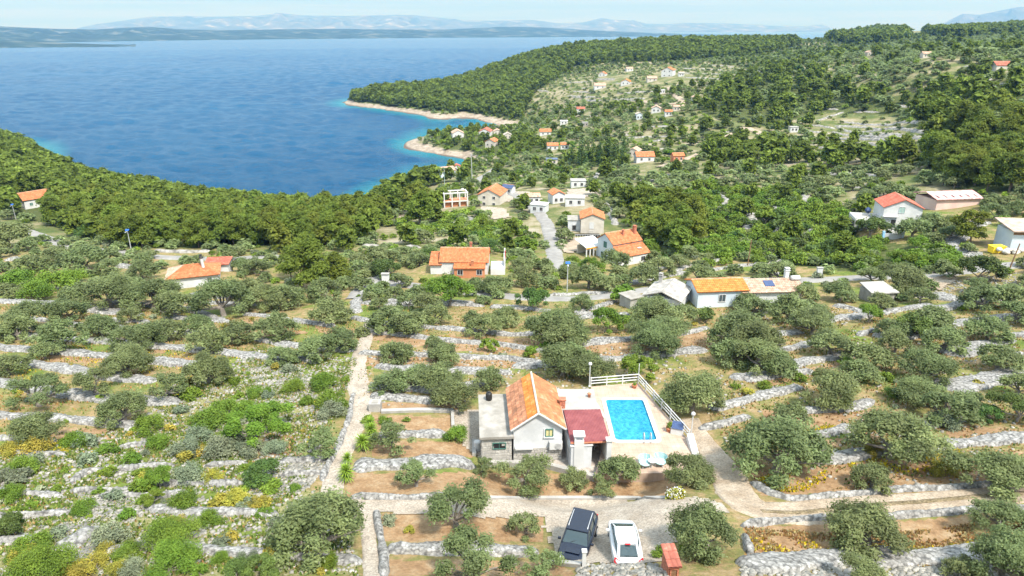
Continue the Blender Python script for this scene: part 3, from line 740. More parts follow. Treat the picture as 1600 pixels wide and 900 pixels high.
extra_walls(885, 1010, 122, 160, 14, .0, 12, 36, 3.5)
extra_walls(1290, 1440, 196, 222, 7, .06, 30, 80, 4)
extra_walls(960, 1060, 270, 320, 7, .1, 18, 40, 5)
extra_walls(1090, 1420, 268, 330, 11, .05, 18, 50, 4)
extra_walls(960, 1250, 405, 440, 5, -.15, 30, 70, 5)
extra_walls(1180, 1560, 90, 140, 9, .02, 15, 40, 3)
extra_walls(900, 1060, 175, 235, 9, -.03, 15, 35, 4)
extra_walls(1240, 1500, 160, 175, 4, .05, 15, 35, 3)

# ------------------------------------------------------------------ buildings
def rt(p, rz): return (p[0]*math.cos(rz)-p[1]*math.sin(rz), p[0]*math.sin(rz)+p[1]*math.cos(rz))
def tile_roof(name, A, B, C, D, m, parent, pitch=.3, row=.38, thick=.12, amp=.05, seed=0):
    """tiles from eave A-B up to ridge D-C: barrels run up the slope, rows step down it"""
    A, B, C, D = map(Vector, (A, B, C, D)); r_ = np.random.default_rng(seed+3)
    wdt = (B-A).length; ln = (D-A).length; nc = max(int(wdt/pitch), 3); nr = max(int(ln/row), 2)
    up = (B-A).cross(D-A).normalized()
    if up.z < 0: up = -up
    V = []; T = []; sub = 4; patchy = r_.normal(0, 1, (nr//4+2, nc//4+2))
    for j in range(nr):
        base = r_.uniform(.92, 1.06)
        tile = np.repeat(r_.uniform(.80, 1.14, nc)*base, sub)
        for (fr, hh) in ((j/nr, thick*.5+.035), ((j+1.02)/nr, thick*.5)):
            for k in range(nc*sub+1):
                s = k/(nc*sub); p = A.lerp(B, s).lerp(D.lerp(C, s), min(fr, 1))
                p = p+up*(hh+amp*abs(math.sin(math.pi*k/sub)))
                V.append(p); tv = tile[min(k, nc*sub-1)]; T.append((tv, tv*r_.uniform(.97, 1.02), tv))
    n = nc*sub+1; F = []
    for j in range(nr*2-1):
        for k in range(nc*sub): a = j*n+k; F.append((a, a+1, a+n+1, a+n))
    # solid under the tiles
    o = len(V)
    for p in (A, B, C, D): V.append(p+up*thick*.5); T.append((.8,)*3)
    for p in (A, B, C, D): V.append(p-up*thick*.5); T.append((.8,)*3)
    F += [(o, o+1, o+5, o+4), (o+1, o+2, o+6, o+5), (o+2, o+3, o+7, o+6), (o+3, o, o+4, o+7), (o+7, o+6, o+5, o+4)]
    return link(name, np_mesh(name, V, F, m, tint=np.array(T)), parent)
def window(parent, face, along, z, w_, h, hx, hy, frame=None, pane=None, name='window', off=(0, 0)):
    """a framed opening on one side of a box whose half sizes are hx, hy"""
    fr = MB(); pn = MB(); d = .05; t = .07
    def place(mb, u0, u1, z0, z1, dep):
        if face in 'FB':
            s = -1 if face == 'F' else 1; mb.box((off[0]+(u0+u1)/2, off[1]+s*(hy+dep/2), (z0+z1)/2), (u1-u0, dep, z1-z0))
        else:
            s = -1 if face == 'L' else 1; mb.box((off[0]+s*(hx+dep/2), off[1]+(u0+u1)/2, (z0+z1)/2), (dep, u1-u0, z1-z0))
    a, b = along-w_/2, along+w_/2
    place(fr, a-t, b+t, z-t, z, .09); place(fr, a-t, b+t, z+h, z+h+t, .09); place(fr, a-t, a, z, z+h, .09); place(fr, b, b+t, z, z+h, .09)
    if name == 'window': place(fr, (a+b)/2-.025, (a+b)/2+.025, z, z+h, .07)
    o = fr.build(name, frame or M_WHITE, parent)
    place(pn, a, b, z, z+h, .03); pn.build('pane' if name == 'window' else 'door_panel', pane or M_GLASSD, o)
    return o
def chimney(parent, x, y, z0, z1, w_=.5, m=None, cap=None, name='chimney'):
    mb = MB().box((x, y, (z0+z1)/2), (w_, w_, z1-z0)); o = mb.build(name, m or M_WHITE, parent)
    MB().box((x, y, z1+.05), (w_+.16, w_+.16, .1)).box((x, y, z1+.22), (w_*.7, w_*.7, .22)).box((x, y, z1+.37), (w_+.1, w_+.1, .07)).build('chimney_cap', cap or m or M_CONC, o)
    return o
LAND = []
def house(label, loc, w_, l, he, hr, rz=0, wallm=None, roofm=None, wins=(), chims=(), cat='house', name='house', over=.3, group=None, axis='y', pitch=.3, depth=1.6, far=False):
    """gabled house: ridge along local y, gables face -y and +y"""
    t = thing(name, label, cat, loc, rz+(0 if axis == 'y' else -math.pi/2), group)
    hx, hy = w_/2, l/2; wallm = wallm or M_WHITE; roofm = roofm or M_ROOF_O
    mb = MB(); V = []
    for y in (-hy, hy): V += [(-hx, y, -depth), (hx, y, -depth), (hx, y, he), (0, y, hr), (-hx, y, he)]
    mb.add(V, [(0, 1, 2, 3, 4), (9, 8, 7, 6, 5), (0, 4, 9, 5), (1, 6, 7, 2), (4, 3, 8, 9), (3, 2, 7, 8)]); mb.build('wall', wallm, t)
    sl = (hr-he)/hx; e = over
    ez = he-sl*e+.10; rzv = hr+.10
    r = link('roof', None, t)
    for s in (-1, 1):
        A, B = (s*(hx+e), -hy-e, ez), (s*(hx+e), hy+e, ez); C, D = (s*.001, hy+e, rzv), (s*.001, -hy-e, rzv)
        if s > 0: pass
        tile_roof('roof_slope', A, B, C, D, roofm, r, pitch=pitch, row=pitch*1.3, seed=int(hx*10)+s)
    MB().tube([(0, -hy-e, rzv+.08), (0, hy+e, rzv+.08)], .11, 6).build('ridge', mat('ridge_tiles', (.4, .2, .11), (.5, .34, .24), 2), r)
    for q in wins: window(t, *q[:5], hx, hy, *(q[5:] if len(q) > 5 else ()))
    for q in chims: chimney(t, *q)
    return t
def flat_house(label, loc, w_, l, h, rz=0, wallm=None, roofm=None, wins=(), name='house', cat='house', group=None, lip=.15, depth=1.6):
    t = thing(name, label, cat, loc, rz, group); hx, hy = w_/2, l/2
    MB().box((0, 0, (h-depth)/2), (w_, l, h+depth)).build('wall', wallm or M_WHITE, t)
    MB().box((0, 0, h+lip/2), (w_+.4, l+.4, lip)).build('roof', roofm or M_CONC, t)
    for q in wins: window(t, *q[:5], hx, hy, *(q[5:] if len(q) > 5 else ()))
    return t
def nm(o, px, py, words): LAND.append((px, py, words))

# -- the stone cottage beside the pool
Z0 = 50.5
K = lambda x, y, z=Z0: PZ(x, y, z)
CT = Vector((1.98, 52.75, Z0)); RZ = math.radians(3.5)
ct = thing('stone_cottage', 'small stone and plaster cottage with worn orange tiled gable roof beside the pool terrace', 'house', CT, RZ)
hw, hl, he, hr = 2.05, 3.35, 3.25, 4.65
mb = MB(); V = []
for y in (-hl, hl): V += [(-hw, y, -1.5), (hw, y, -1.5), (hw, y, he), (0, y, hr), (-hw, y, he)]
mb.add(V, [(0, 1, 2, 3, 4), (9, 8, 7, 6, 5), (0, 4, 9, 5), (1, 6, 7, 2)]); mb.build('wall', M_WALLP, ct)
M_ASH = mat('stone_blocks', (.36, .34, .31), (.48, .455, .415), 3, .9, .6, 12, c3=(.54, .52, .48))
def block_wall(name, x0, x1, y, z0, z1, parent, m, rows=None, dep=.06, axis='x'):
    """squared stones laid in courses, each standing a little proud"""
    r_ = random.Random(4); mb = MB(); h = .24; z = z0
    while z < z1-.05:
        x = x0; zz = min(z+h, z1)
        while x < x1-.02:
            w_ = min(r_.uniform(.26, .52), x1-x); d = dep+r_.uniform(-.02, .025)
            c = ((x+w_/2), y-d/2, (z+zz)/2) if axis == 'x' else (y-d/2, x+w_/2, (z+zz)/2)
            s = (w_-.035, d, zz-z-.035) if axis == 'x' else (d, w_-.035, zz-z-.035)
            mb.box(c, s); x += w_
        z += h
    return mb.build(name, m, parent)
block_wall('stone_course', -hw-.02, hw+.02, -hl, -.6, 1.34, ct, M_ASH)
MB().box((-1.15, -hl-.17, 1.42), (1.55, .34, .16)).build('ledge', M_WHITE, ct)
MB().box((0, -hl-.06, .0), (.01, .01, .01)) if False else None
window(ct, 'F', .95, 2.45, .55, .62, hw, hl, M_GREENSH, M_YELP)
MB().box((.95, -hl-.05, 2.33), (.95, .16, .1)).box((.55, -hl-.03, 2.77), (.14, .05, .8)).box((1.35, -hl-.03, 2.77), (.14, .05, .8)).build('window_surround', M_WHITE, ct)
rf = link('roof', None, ct); e = .25; sl = (hr-he)/hw; ez = he-sl*e+.1; rz_ = hr+.1
tile_roof('roof_slope', (hw+e, -hl-e, ez), (hw+e, hl+e, ez), (0, hl+e, rz_), (0, -hl-e, rz_), roofmat('right_slope_tiles', (.30, .11, .05), (.43, .165, .075), (.50, .27, .17)), rf, .24, .36, seed=1)  # right slope has orange tiles of its own, the left is more weathered
mid = .30
zc = lambda x: rz_-(rz_-ez)*x/(hw+e)
tile_roof('roof_slope', (-(hw+e), -hl-e, ez), (-(hw+e), hl+e, ez), (-.85, hl+e, zc(.85)), (-.85, -hl-e, zc(.85)), M_ROOF_B, rf, .24, .36, seed=2)
tile_roof('new_tile_strip', (-.85, -hl-e, zc(.85)), (-.85, hl+e, zc(.85)), (0, hl+e, rz_), (0, -hl-e, rz_), M_ROOF_Y, rf, .24, .36, seed=3)
MB().tube([(0, -hl-e, rz_+.10), (0, hl+e, rz_+.10)], .10, 6).build('ridge', mat('mortar_ridge', (.45, .38, .31), (.52, .49, .43), 3), rf)
g = MB()
for s in (-1, 1): g.tube([(s*(hw+e), -hl-e-.02, ez+.02), (0, -hl-e-.02, rz_+.04)], .08, 4)
g.build('verge', M_WHITE, rf)
MB().tube([(hw+e+.06, -hl-e, ez), (hw+e+.06, hl+e, ez)], .07, 6).build('gutter', M_METAL, rf)
ac = thing('air_conditioner', 'white air conditioning unit hung on the cottage gable', 'air conditioner', CT+Matrix.Rotation(RZ, 3, 'Z')@Vector((1.5, -hl-.22, 1.35)), RZ)
MB().box((0, 0, .3), (1.1, .34, .75)).build('casing', M_WHITE, ac, bevel=.03)
MB().lathe([(.0, 0), (.27, 0), (.27, .03), (0, .03)], 16).build('fan_grille', M_METAL, ac).matrix_local = Matrix.Translation((.18, -.19, .3))@Matrix.Rotation(math.pi/2, 4, 'X')
for x in (-.4, .4): MB().box((x, .05, -.12), (.06, .3, .06)).build('bracket', M_METAL, ac)
# the flat-roofed wing on the left, the flat slab between cottage and pool
wg = thing('annex', 'low stone annex with flat grey concrete roof on the left of the cottage', 'building', CT+Vector((-3.45, -.35, 0)), RZ)
MB().box((0, .2, .45), (2.5, 6.6, 3.9)).build('wall', M_WALLP, wg)
block_wall('stone_course', -1.27, 1.27, -3.1, -.6, 2.25, wg, M_ASH)
block_wall('stone_course', -3.1, 3.3, -1.27, -.6, 2.25, wg, M_ASH, axis='y')
MB().box((0, .2, 2.5), (2.9, 7.2, .22)).build('roof', M_CONC_D, wg)
window(wg, 'F', .2, 1.35, 1.0, .5, 1.25, 3.14, M_GREENSH, M_DARK)
br = thing('water_barrel', 'round black barrel on the flat roof of the left annex', 'barrel', CT+Vector((-4.1, 2.4, 2.61)))
MB().lathe([(.26, 0), (.3, .15), (.3, .6), (.22, .78)], 14).build('body', M_BLACK, br, True); MB().lathe([(.12, .78), (.12, .86)], 10).build('lid', M_BLACK, br)
sl_ = thing('flat_roof_room', 'flat concrete roofed room between the cottage and the pool terrace', 'building', CT+Vector((3.9, 1.0, 0)), 0)
MB().box((0, .95, .6), (3.2, 3.4, 4.2)).build('wall', M_WALLP, sl_)
MB().box((0, .95, 2.85), (3.55, 3.7, .22)).build('roof', M_CONC, sl_)
bc = thing('chimney_stack', 'square red brick chimney on the flat roof next to the cottage eave', 'chimney', CT+Vector((2.5, .5, 2.96)))
MB().box((0, 0, .4), (.5, .5, .8)).build('stack', M_BRICK, bc); MB().box((0, 0, .85), (.62, .62, .08)).build('cap', M_BRICK, bc)
vp = thing('roof_vent', 'small terracotta vent pot near the back of the flat roof', 'vent', CT+Vector((5.1, 2.3, 2.96)))
MB().lathe([(.13, 0), (.13, .3), (.2, .34), (.06, .5)], 10).build('pot', M_TERRA, vp, True)
# red roofed carport, white shed, white pillar
PG = thing('carport', 'carport with ribbed dark red roof between cottage and swimming pool', 'carport', (6.35, 50.6, Z0), RZ)
rp = MB(); nrib = 26; xs = np.linspace(-1.65, 1.65, nrib*2+1); V = []; F = []
for j, (y, z) in enumerate(((-2.25, 2.62), (2.25, 2.95))):
    for i, x in enumerate(xs): V.append((x, y, z+(.035 if i % 2 else 0)))
for j, (y, z) in enumerate(((-2.25, 2.54), (2.25, 2.87))):
    for i, x in enumerate(xs): V.append((x, y, z))
n = len(xs)
for i in range(n-1): F += [(i, i+1, n+i+1, n+i), (2*n+i, 3*n+i, 3*n+i+1, 2*n+i+1), (i, 2*n+i, 2*n+i+1, i+1), (n+i, n+i+1, 3*n+i+1, 3*n+i)]
F += [(0, n, 3*n, 2*n), (n-1, 3*n-1, 4*n-1, 2*n-1)]
rp.add(V, F).build('roof', M_RED, PG)
MB().box((1.45, -.3, 1.1), (.18, 3.6, 2.9)).build('wall', M_CREAM, PG); MB().box((0, 1.95, 1.1), (3.0, .18, 2.9)).build('wall', M_CREAM, PG)
for x in (-1.5, 1.5): MB().box((x, -2.0, 1.1), (.16, .16, 2.9)).build('post', M_WHITE, PG)
MB().box((0, -2.26, 2.52), (3.3, .08, .12)).build('fascia', M_TERRA, PG)
sh = thing('shed', 'plain white flat roofed shed in front of the red carport', 'shed', K(905, 735)+Vector((0, 1.75, 0)), math.radians(6))
MB().box((0, 0, .95), (1.75, 3.0, 2.5)).build('wall', M_WALLP, sh); MB().box((0, 0, 2.26), (1.9, 3.15, .1)).build('roof', M_WHITE, sh)
window(sh, 'L', -.6, -.1, .8, 1.9, .875, 1.5, M_WHITE, M_METAL, 'door')
wp = thing('barbecue_chimney', 'broad white chimney with open flue standing at the front edge of the red roof', 'chimney', (5.55, 48.5, Z0))
MB().box((0, 0, 1.2), (.8, .7, 3.2)).build('stack', M_WHITE, wp)
for x in (-.32, .32):
    for y in (-.27, .27): MB().box((x, y, 3.0), (.12, .12, .4)).build('flue_post', M_WHITE, wp)
MB().box((0, 0, 3.25), (.95, .85, .1)).build('cap', M_WHITE, wp)
wp = thing('pillar', 'tall slim white pillar at the right front corner of the red carport', 'pillar', (8.0, 48.0, Z0))
MB().box((0, 0, 1.3), (.4, .4, 3.4)).build('shaft', M_WHITE, wp); MB().box((0, 0, 3.05), (.58, .58, .12)).build('cap', M_WHITE, wp); MB().box((0, 0, .1), (.55, .55, .4)).build('base', M_WHITE, wp)
ld = thing('ladder', 'aluminium ladder leaning against the stone annex', 'ladder', K(774, 702)+Vector((0, 0, .05)), 0)
a, b = Vector((0, 0, 0)), Vector((1.35, 1.1, 2.75)); sd_ = Vector((.28, -.3, 0)).normalized()*.22
for s in (-1, 1): MB().tube([a+sd_*s, b+sd_*s], .035, 6).build('rail', M_METAL, ld)
for i in range(1, 10): c_ = a.lerp(b, i/10); MB().tube([c_-sd_, c_+sd_], .022, 5).build('rung', M_METAL, ld)
# patio slab in front of the cottage
pt = MB().prism([(v.x, v.y) for v in (K(757, 706), K(757, 722), K(850, 724), K(935, 745), K(945, 690), K(880, 640), K(757, 690))], Z0-2.2, Z0+.06).build('patio', mat('patio_stone', (.34, .29, .25), (.43, .38, .33), 1.4, .9, .3, 12, c3=(.48, .44, .39), vor=(3, .8, 1.1, .8)))
tag(pt, kind='structure')
tag(MB().prism([(v.x, v.y) for v in (K(757, 722.3), K(757, 727), K(850, 729), K(930, 750), K(935, 745.5), K(850, 724.3))], Z0-2.2, Z0+.28).build('parapet', M_CONC), 'low concrete parapet along the front edge of the cottage patio', 'wall')

# -- pool terrace
DK = [PZ(x, y, DECKZ) for x, y in ((923, 604), (997, 598), (1076, 687), (1090, 738), (930, 741), (943, 692), (938, 668))]
px0, px1, py0, py1 = POOL[0]-POOL[2], POOL[0]+POOL[2], POOL[1]-POOL[3], POOL[1]+POOL[3]
RP = math.radians(-1.5)
outer = [(v.x, v.y) for v in DK]
def deck_mesh():
    bm_v = [(x, y, DECKZ) for x, y in outer]; me = bpy.data.meshes.new('deck')
    import bmesh
    bm = bmesh.new(); vo = [bm.verts.new(v) for v in bm_v]; vi = [bm.verts.new((x, y, DECKZ)) for x, y in ((px0, py0), (px1, py0), (px1, py1), (px0, py1))]
    eds = []
    for ring in (vo, vi):
        for i in range(len(ring)): eds.append(bm.edges.new((ring[i], ring[(i+1) % len(ring)])))
    bmesh.ops.triangle_fill(bm, edges=eds, use_beauty=True)
    low = [bm.verts.new((v.co.x, v.co.y, DECKZ-3)) for v in vo]
    for i in range(len(vo)): j = (i+1) % len(vo); bm.faces.new((vo[i], vo[j], low[j], low[i]))
    bm.to_mesh(me); bm.free(); return me
dm = deck_mesh(); dm.materials.append(M_DECK)
dnt = M_DECK.node_tree
dbk = dnt.nodes.new('ShaderNodeTexBrick'); dbk.inputs['Scale'].default_value = 2.6; dbk.offset = 0; dbk.inputs['Brick Width'].default_value = 1; dbk.inputs['Row Height'].default_value = 1
dbk.inputs['Mortar Size'].default_value = .03; dbk.inputs['Color1'].default_value = (1, 1, 1, 1); dbk.inputs['Color2'].default_value = (.93, .93, .93, 1); dbk.inputs['Mortar'].default_value = (.72, .7, .68, 1)
dmx = dnt.nodes.new('ShaderNodeMixRGB'); dmx.blend_type = 'MULTIPLY'; dmx.inputs[0].default_value = 1
dsrc = dnt.nodes['Principled BSDF'].inputs['Base Color'].links[0].from_socket
dtc = dnt.nodes.new('ShaderNodeTexCoord'); dnt.links.new(dtc.outputs['Object'], dbk.inputs['Vector']); dnt.links.new(dsrc, dmx.inputs[1]); dnt.links.new(dbk.outputs['Color'], dmx.inputs[2]); dnt.links.new(dmx.outputs[0], dnt.nodes['Principled BSDF'].inputs['Base Color'])
tag(link('pool_terrace', dm), kind='structure')
po = thing('swimming_pool', 'rectangular swimming pool with bright turquoise water and white rim', 'swimming pool', (POOL[0], POOL[1], DECKZ))
hx, hy = POOL[2], POOL[3]
def rrect(a, b, r, n=5):
    out = []
    for cx, cy, a0 in ((a-r, b-r, 0), (-a+r, b-r, 90), (-a+r, -b+r, 180), (a-r, -b+r, 270)):
        for i in range(n+1): t = math.radians(a0+90*i/n); out.append((cx+r*math.cos(t), cy+r*math.sin(t)))
    return out
Ri, Ro = rrect(hx-.02, hy-.02, .35), rrect(hx+.36, hy+.36, .5); n = len(Ri); mb = MB()
V = [(x, y, .01) for x, y in Ri]+[(x, y, .07) for x, y in Ri]+[(x, y, .07) for x, y in Ro]+[(x, y, .0) for x, y in Ro]; F = []
for i in range(n):
    j = (i+1) % n; F += [(i, j, n+j, n+i), (n+i, n+j, 2*n+j, 2*n+i), (2*n+i, 2*n+j, 3*n+j, 3*n+i)]
mb.add(V, F).build('coping', M_WHITE, po)
mb = MB(); V = [(x, y, .02) for x, y in Ri]+[(x, y, -1.5) for x, y in Ri]; mb.add(V, [(i, (i+1) % n, n+(i+1) % n, n+i) for i in range(n)]+[list(range(n, 2*n))]).build('basin', mat('pool_tiles', (.06, .34, .48), (.09, .40, .54), 3, .4), po)
wm = bpy.data.materials.new('pool_water'); wm.use_nodes = True; wn = wm.node_tree.nodes; wl = wm.node_tree.links; b = wn['Principled BSDF']
b.inputs['Base Color'].default_value = (.02, .45, .75, 1); b.inputs['Roughness'].default_value = .05; b.inputs['IOR'].default_value = 1.33
b.inputs['Alpha'].default_value = .62
n_ = wn.new('ShaderNodeTexNoise'); n_.inputs['Scale'].default_value = 3.2; n_.inputs['Detail'].default_value = 4; b_ = wn.new('ShaderNodeBump'); b_.inputs['Strength'].default_value = .7; b_.inputs['Distance'].default_value = .12
n2_ = wn.new('ShaderNodeTexVoronoi'); n2_.inputs['Scale'].default_value = 2.6; n2_.feature = 'SMOOTH_F1'
tcw = wn.new('ShaderNodeTexCoord'); wl.new(tcw.outputs['Object'], n_.inputs['Vector']); wl.new(n_.outputs['Color'], n2_.inputs['Vector']); wl.new(n_.outputs['Fac'], b_.inputs['Height']); wl.new(b_.outputs[0], b.inputs['Normal'])
rw = wn.new('ShaderNodeValToRGB'); rw.color_ramp.elements[0].color = (.008, .235, .43, 1); rw.color_ramp.elements[1].color = (.04, .39, .58, 1); rw.color_ramp.elements[0].position = .4; rw.color_ramp.elements[1].position = .62
wl.new(n_.outputs['Fac'], rw.inputs[0]); wl.new(rw.outputs[0], b.inputs['Base Color'])
MB().add([(x, y, -.12) for x, y in Ri], [list(range(n))]).build('water', wm, po)
for k_ in range(1):
    lad = thing('pool_ladder', 'chrome pool ladder at the near right corner of the pool', 'pool ladder', (POOL[0]+.9, POOL[1]-hy-.1, DECKZ+.07))
    for x in (-.3, .3): MB().tube([(x, -.35, 0), (x, -.35, .65), (x, -.1, .85), (x, .2, .7), (x, .28, -.9)], .035, 7).build('handrail', M_METAL, lad, True)
    MB().box((0, .3, -.4), (.6, .12, .05)).box((0, .3, -.75), (.6, .12, .05)).build('step', M_METAL, lad)
# white railing round the back and right of the terrace
rl = thing('railing', 'white railing of posts and three rails round the back and right of the pool terrace', 'railing', (DK[0].x, DK[0].y, DECKZ))
rp_ = [Vector((0, 0, 0)), DK[1]-DK[0], DK[2]-DK[0]]; o = MB()
for a, b in zip(rp_[:-1], rp_[1:]):
    i_ = a-a.normalized()*.1 if a.length else a
    for hgt_ in (.35, .65, .98): o.tube([a+Vector((0, 0, hgt_)), b+Vector((0, 0, hgt_))], .05, 5)
    n_p = int((b-a).length/1.6)
    for i in range(n_p+(b == rp_[-1])): p = a.lerp(b, i/n_p); MB().box((p.x, p.y, .52), (.1, .1, 1.04)).build('post', M_WHITE, rl)
o.build('rails', M_WHITE, rl)
def deck_lamp(p, label, h=2.4):
    t = thing('globe_lamp', label, 'lamp', p); MB().tube([(0, 0, 0), (0, 0, h)], .045, 8).build('pole', M_WHITE, t)
    MB().lathe([(.1, 0), (.1, .08), (.05, .12)], 10).build('base', M_WHITE, t); MB().ball((0, 0, h+.16), .19, 8).build('globe', M_WHITE, t, True)
deck_lamp(DK[0]+Vector((-.15, 0, 0)), 'white globe lamp post at the far left corner of the pool terrace')
deck_lamp(DK[2]+Vector((.2, .1, 0)), 'white globe lamp post at the right corner of the pool terrace below the railing')
t = thing('antenna_pole', 'thin white pole rising from the far right corner of the railing', 'pole', DK[1]); MB().tube([(0, 0, 0), (0, 0, 2.1)], .04, 6).build('pole', M_WHITE, t); MB().ball((0, 0, 2.12), .06, 5).build('tip', M_WHITE, t)
t = thing('low_wall', 'thick white rendered wall sloping down beside the right of the terrace', 'wall', PZ(1078, 692, DECKZ))
MB().add([(-.25, -2.2, -1.8), (.3, -2.2, -1.8), (.3, .3, -1.8), (-.25, .3, -1.8), (-.25, -2.2, .05), (.3, -2.2, .05), (.3, .3, .75), (-.25, .3, .75)], [(3, 2, 1, 0), (4, 5, 6, 7), (0, 1, 5, 4), (1, 2, 6, 5), (2, 3, 7, 6), (3, 0, 4, 7)]).build('wall', M_WHITE, t)
t = thing('steps', 'short flight of pale steps with white handrail up to the pool terrace', 'steps', K(937, 697))
for i in range(4): MB().box((0, -.6+i*.3, .1+i*.16), (1.0, .32, .2+i*.02)).build('step', M_DECK, t)
for x in (-.55, .55): MB().tube([(x, -.7, .1), (x, -.7, .9), (x, .5, 1.5), (x, .5, .6)], .035, 6).build('handrail', M_WHITE, t)
t = thing('low_wall', 'low white wall between the red carport and the swimming pool', 'wall', PZ(931, 640, DECKZ), math.radians(12))
MB().box((0, 0, .1), (.25, 5.2, 1.1)).build('wall', M_CREAM, t)
def pot(p, label, r, h, leaf=M_SHRUB, lw=.5, lh=.5, flower=None, n=260):
    t = thing('potted_plant', label, 'potted plant', p)
    MB().lathe([(r*.7, 0), (r, h), (r*1.1, h), (r*1.1, h+.06), (r*.9, h+.06), (r*.85, h-.04)], 12).build('pot', M_TERRA, t, True)
    return t, lw, lh, h, n, leaf
POTS = [pot(PZ(1045, 674, DECKZ), 'terracotta pot with leafy green plant on the right side of the pool terrace', .28, .35), pot(PZ(991, 606, DECKZ), 'terracotta pot in the far right corner of the pool terrace', .26, .3, n=120, lw=.3, lh=.2)]
t = thing('planter_box', 'white box topped with a tilted solar panel at the right edge of the terrace', 'box', PZ(1058, 676, DECKZ), math.radians(-20))
MB().box((0, 0, .3), (1.1, .8, .6)).build('box', M_WHITE, t); MB().add([(-.5, -.45, .64), (.5, -.45, .64), (.5, .4, .95), (-.5, .4, .95), (-.5, -.45, .60), (.5, -.45, .60), (.5, .4, .60), (-.5, .4, .60)], [(0, 1, 2, 3), (7, 6, 5, 4), (0, 4, 5, 1), (1, 5, 6, 2), (2, 6, 7, 3), (3, 7, 4, 0)]).build('solar_panel', M_SOLAR, t)
M_STRIPE = mat('turquoise_cloth', (.02, .30, .32), (.7, .8, .8), 5, .8)
ws = M_STRIPE.node_tree; wv__ = ws.nodes.new('ShaderNodeTexWave'); wv__.inputs['Scale'].default_value = 3.2; wtc = ws.nodes.new('ShaderNodeTexCoord'); ws.links.new(wtc.outputs['Object'], wv__.inputs['Vector'])
wr = ws.nodes.new('ShaderNodeValToRGB'); wr.color_ramp.interpolation = 'CONSTANT'; wr.color_ramp.elements[0].color = (.02, .34, .36, 1); wr.color_ramp.elements[1].color = (.75, .8, .78, 1); wr.color_ramp.elements[1].position = .5
ws.links.new(wv__.outputs['Fac'], wr.inputs[0]); ws.links.new(wr.outputs[0], ws.nodes['Principled BSDF'].inputs['Base Color'])
for (x, y, lb, rz) in ((1007, 729, 'round turquoise striped chair at the front of the pool terrace, left of the pair', .3), (1031, 727, 'round turquoise striped chair at the front of the pool terrace, right of the pair', -.4)):
    t = thing('garden_chair', lb, 'chair', PZ(x, y, DECKZ), rz)
    MB().lathe([(.42, .32), (.5, .36), (.5, .42), (.45, .47), (0, .47)], 16).build('seat_cushion', M_STRIPE, t, True)
    MB().add([(.52*math.cos(a)*(1 if z == 0 else 1.12), .52*math.sin(a)*(1 if z == 0 else 1.12), .42+z*.5) for z in (0, 1) for a in np.linspace(.2, math.pi-.2, 9)], [(i, i+1, 10+i, 9+i) for i in range(8)]).build('backrest', M_STRIPE, t)
    for sx_ in (-1, 1):
        for sy_ in (-1, 1): MB().tube([(sx_*.32, sy_*.3, 0), (sx_*.26, sy_*.24, .34)], .03, 6).build('leg', M_WHITE, t)
t = thing('garden_table', 'small round white table between the striped chairs', 'table', PZ(1018, 731, DECKZ)); MB().lathe([(.36, .7), (.36, .74)], 16).build('tabletop', M_WHITE, t); MB().tube([(0, 0, 0), (0, 0, .7)], .05, 8).build('leg', M_WHITE, t)
# things along the cottage front
t = thing('garden_cart', 'blue and green plastic toy cart parked at the cottage wall', 'toy', K(858, 706)+Vector((0, 0, .07)), .3)
MB().box((0, 0, .42), (.7, .45, .28), taper=1.15).build('tub', mat('blue_plastic', (.01, .07, .5), rough=.4), t, bevel=.03); MB().box((-.35, .1, .32), (.35, .4, .3)).build('seat', mat('green_plastic', (.06, .4, .07), rough=.4), t, bevel=.03)
for x in (-.3, .3):
    for y in (-.25, .25):
        o = MB().lathe([(.0, -.04), (.14, -.04), (.14, .04), (0, .04)], 10).build('wheel', M_BLACK, t); o.matrix_local = Matrix.Translation((x, y, .14))@Matrix.Rotation(math.pi/2, 4, 'X')
t = thing('flower_pot', 'small red pot beside the blue toy cart', 'pot', K(868, 704)+Vector((0, 0, .07))); MB().lathe([(.14, 0), (.2, .3), (.22, .3), (.22, .35)], 10).build('pot', M_TERRA, t, True)
t = thing('concrete_tank', 'square grey concrete cistern beside the footpath, left of the cottage', 'cistern', G(587, 641)); MB().box((0, 0, .4), (1.1, 1.0, 1.1)).build('tank', M_CONC, t); MB().box((0, 0, .98), (.6, .6, .06)).build('lid', M_CONC_D, t)
t = thing('bollard', 'squat white cylinder at the front corner of the terrace garden left of the cottage', 'bollard', K(746, 702)); MB().lathe([(.3, -.8), (.3, .8), (.22, .86)], 14).build('drum', M_WHITE, t)
def curb(label, px, w_=.28, h=.3, m=None, dz=0):
    W = [G(x, y) for x, y in px]; t = MB(); R = resample([(p.x, p.y) for p in W], .8); T = np.gradient(R, axis=0); T /= np.linalg.norm(T, axis=1)[:, None]; Nn = np.stack([-T[:, 1], T[:, 0]], -1)
    z = H(R[:, 0], R[:, 1])+dz; V = []; F = []
    for i in range(len(R)):
        for s, zz in ((-1, -.8), (-1, h), (1, h), (1, -.8)): V.append((R[i, 0]+Nn[i, 0]*s*w_/2, R[i, 1]+Nn[i, 1]*s*w_/2, z[i]+zz))
    for i in range(len(R)-1):
        for a in range(3): F.append((i*4+a, i*4+a+1, i*4+a+5, i*4+a+4))
    F += [(0, 1, 2, 3), (len(V)-1, len(V)-2, len(V)-3, len(V)-4)]
    o = t.add(V, F).build('garden_wall', m or M_CONC); return tag(o, label, 'wall')
curb('long low concrete kerb wall between the bare soil bed and the gravel parking', [(x, 780) for x in range(742, 1065, 16)], .32, .22)
curb('low concrete wall at the top of the red soil bed near the cistern', pl('596,645 650,643 708,644'), .5, .3)
curb('short concrete wall on the right end of the upper soil bed', pl('707,646 708,668'), .3, .3)
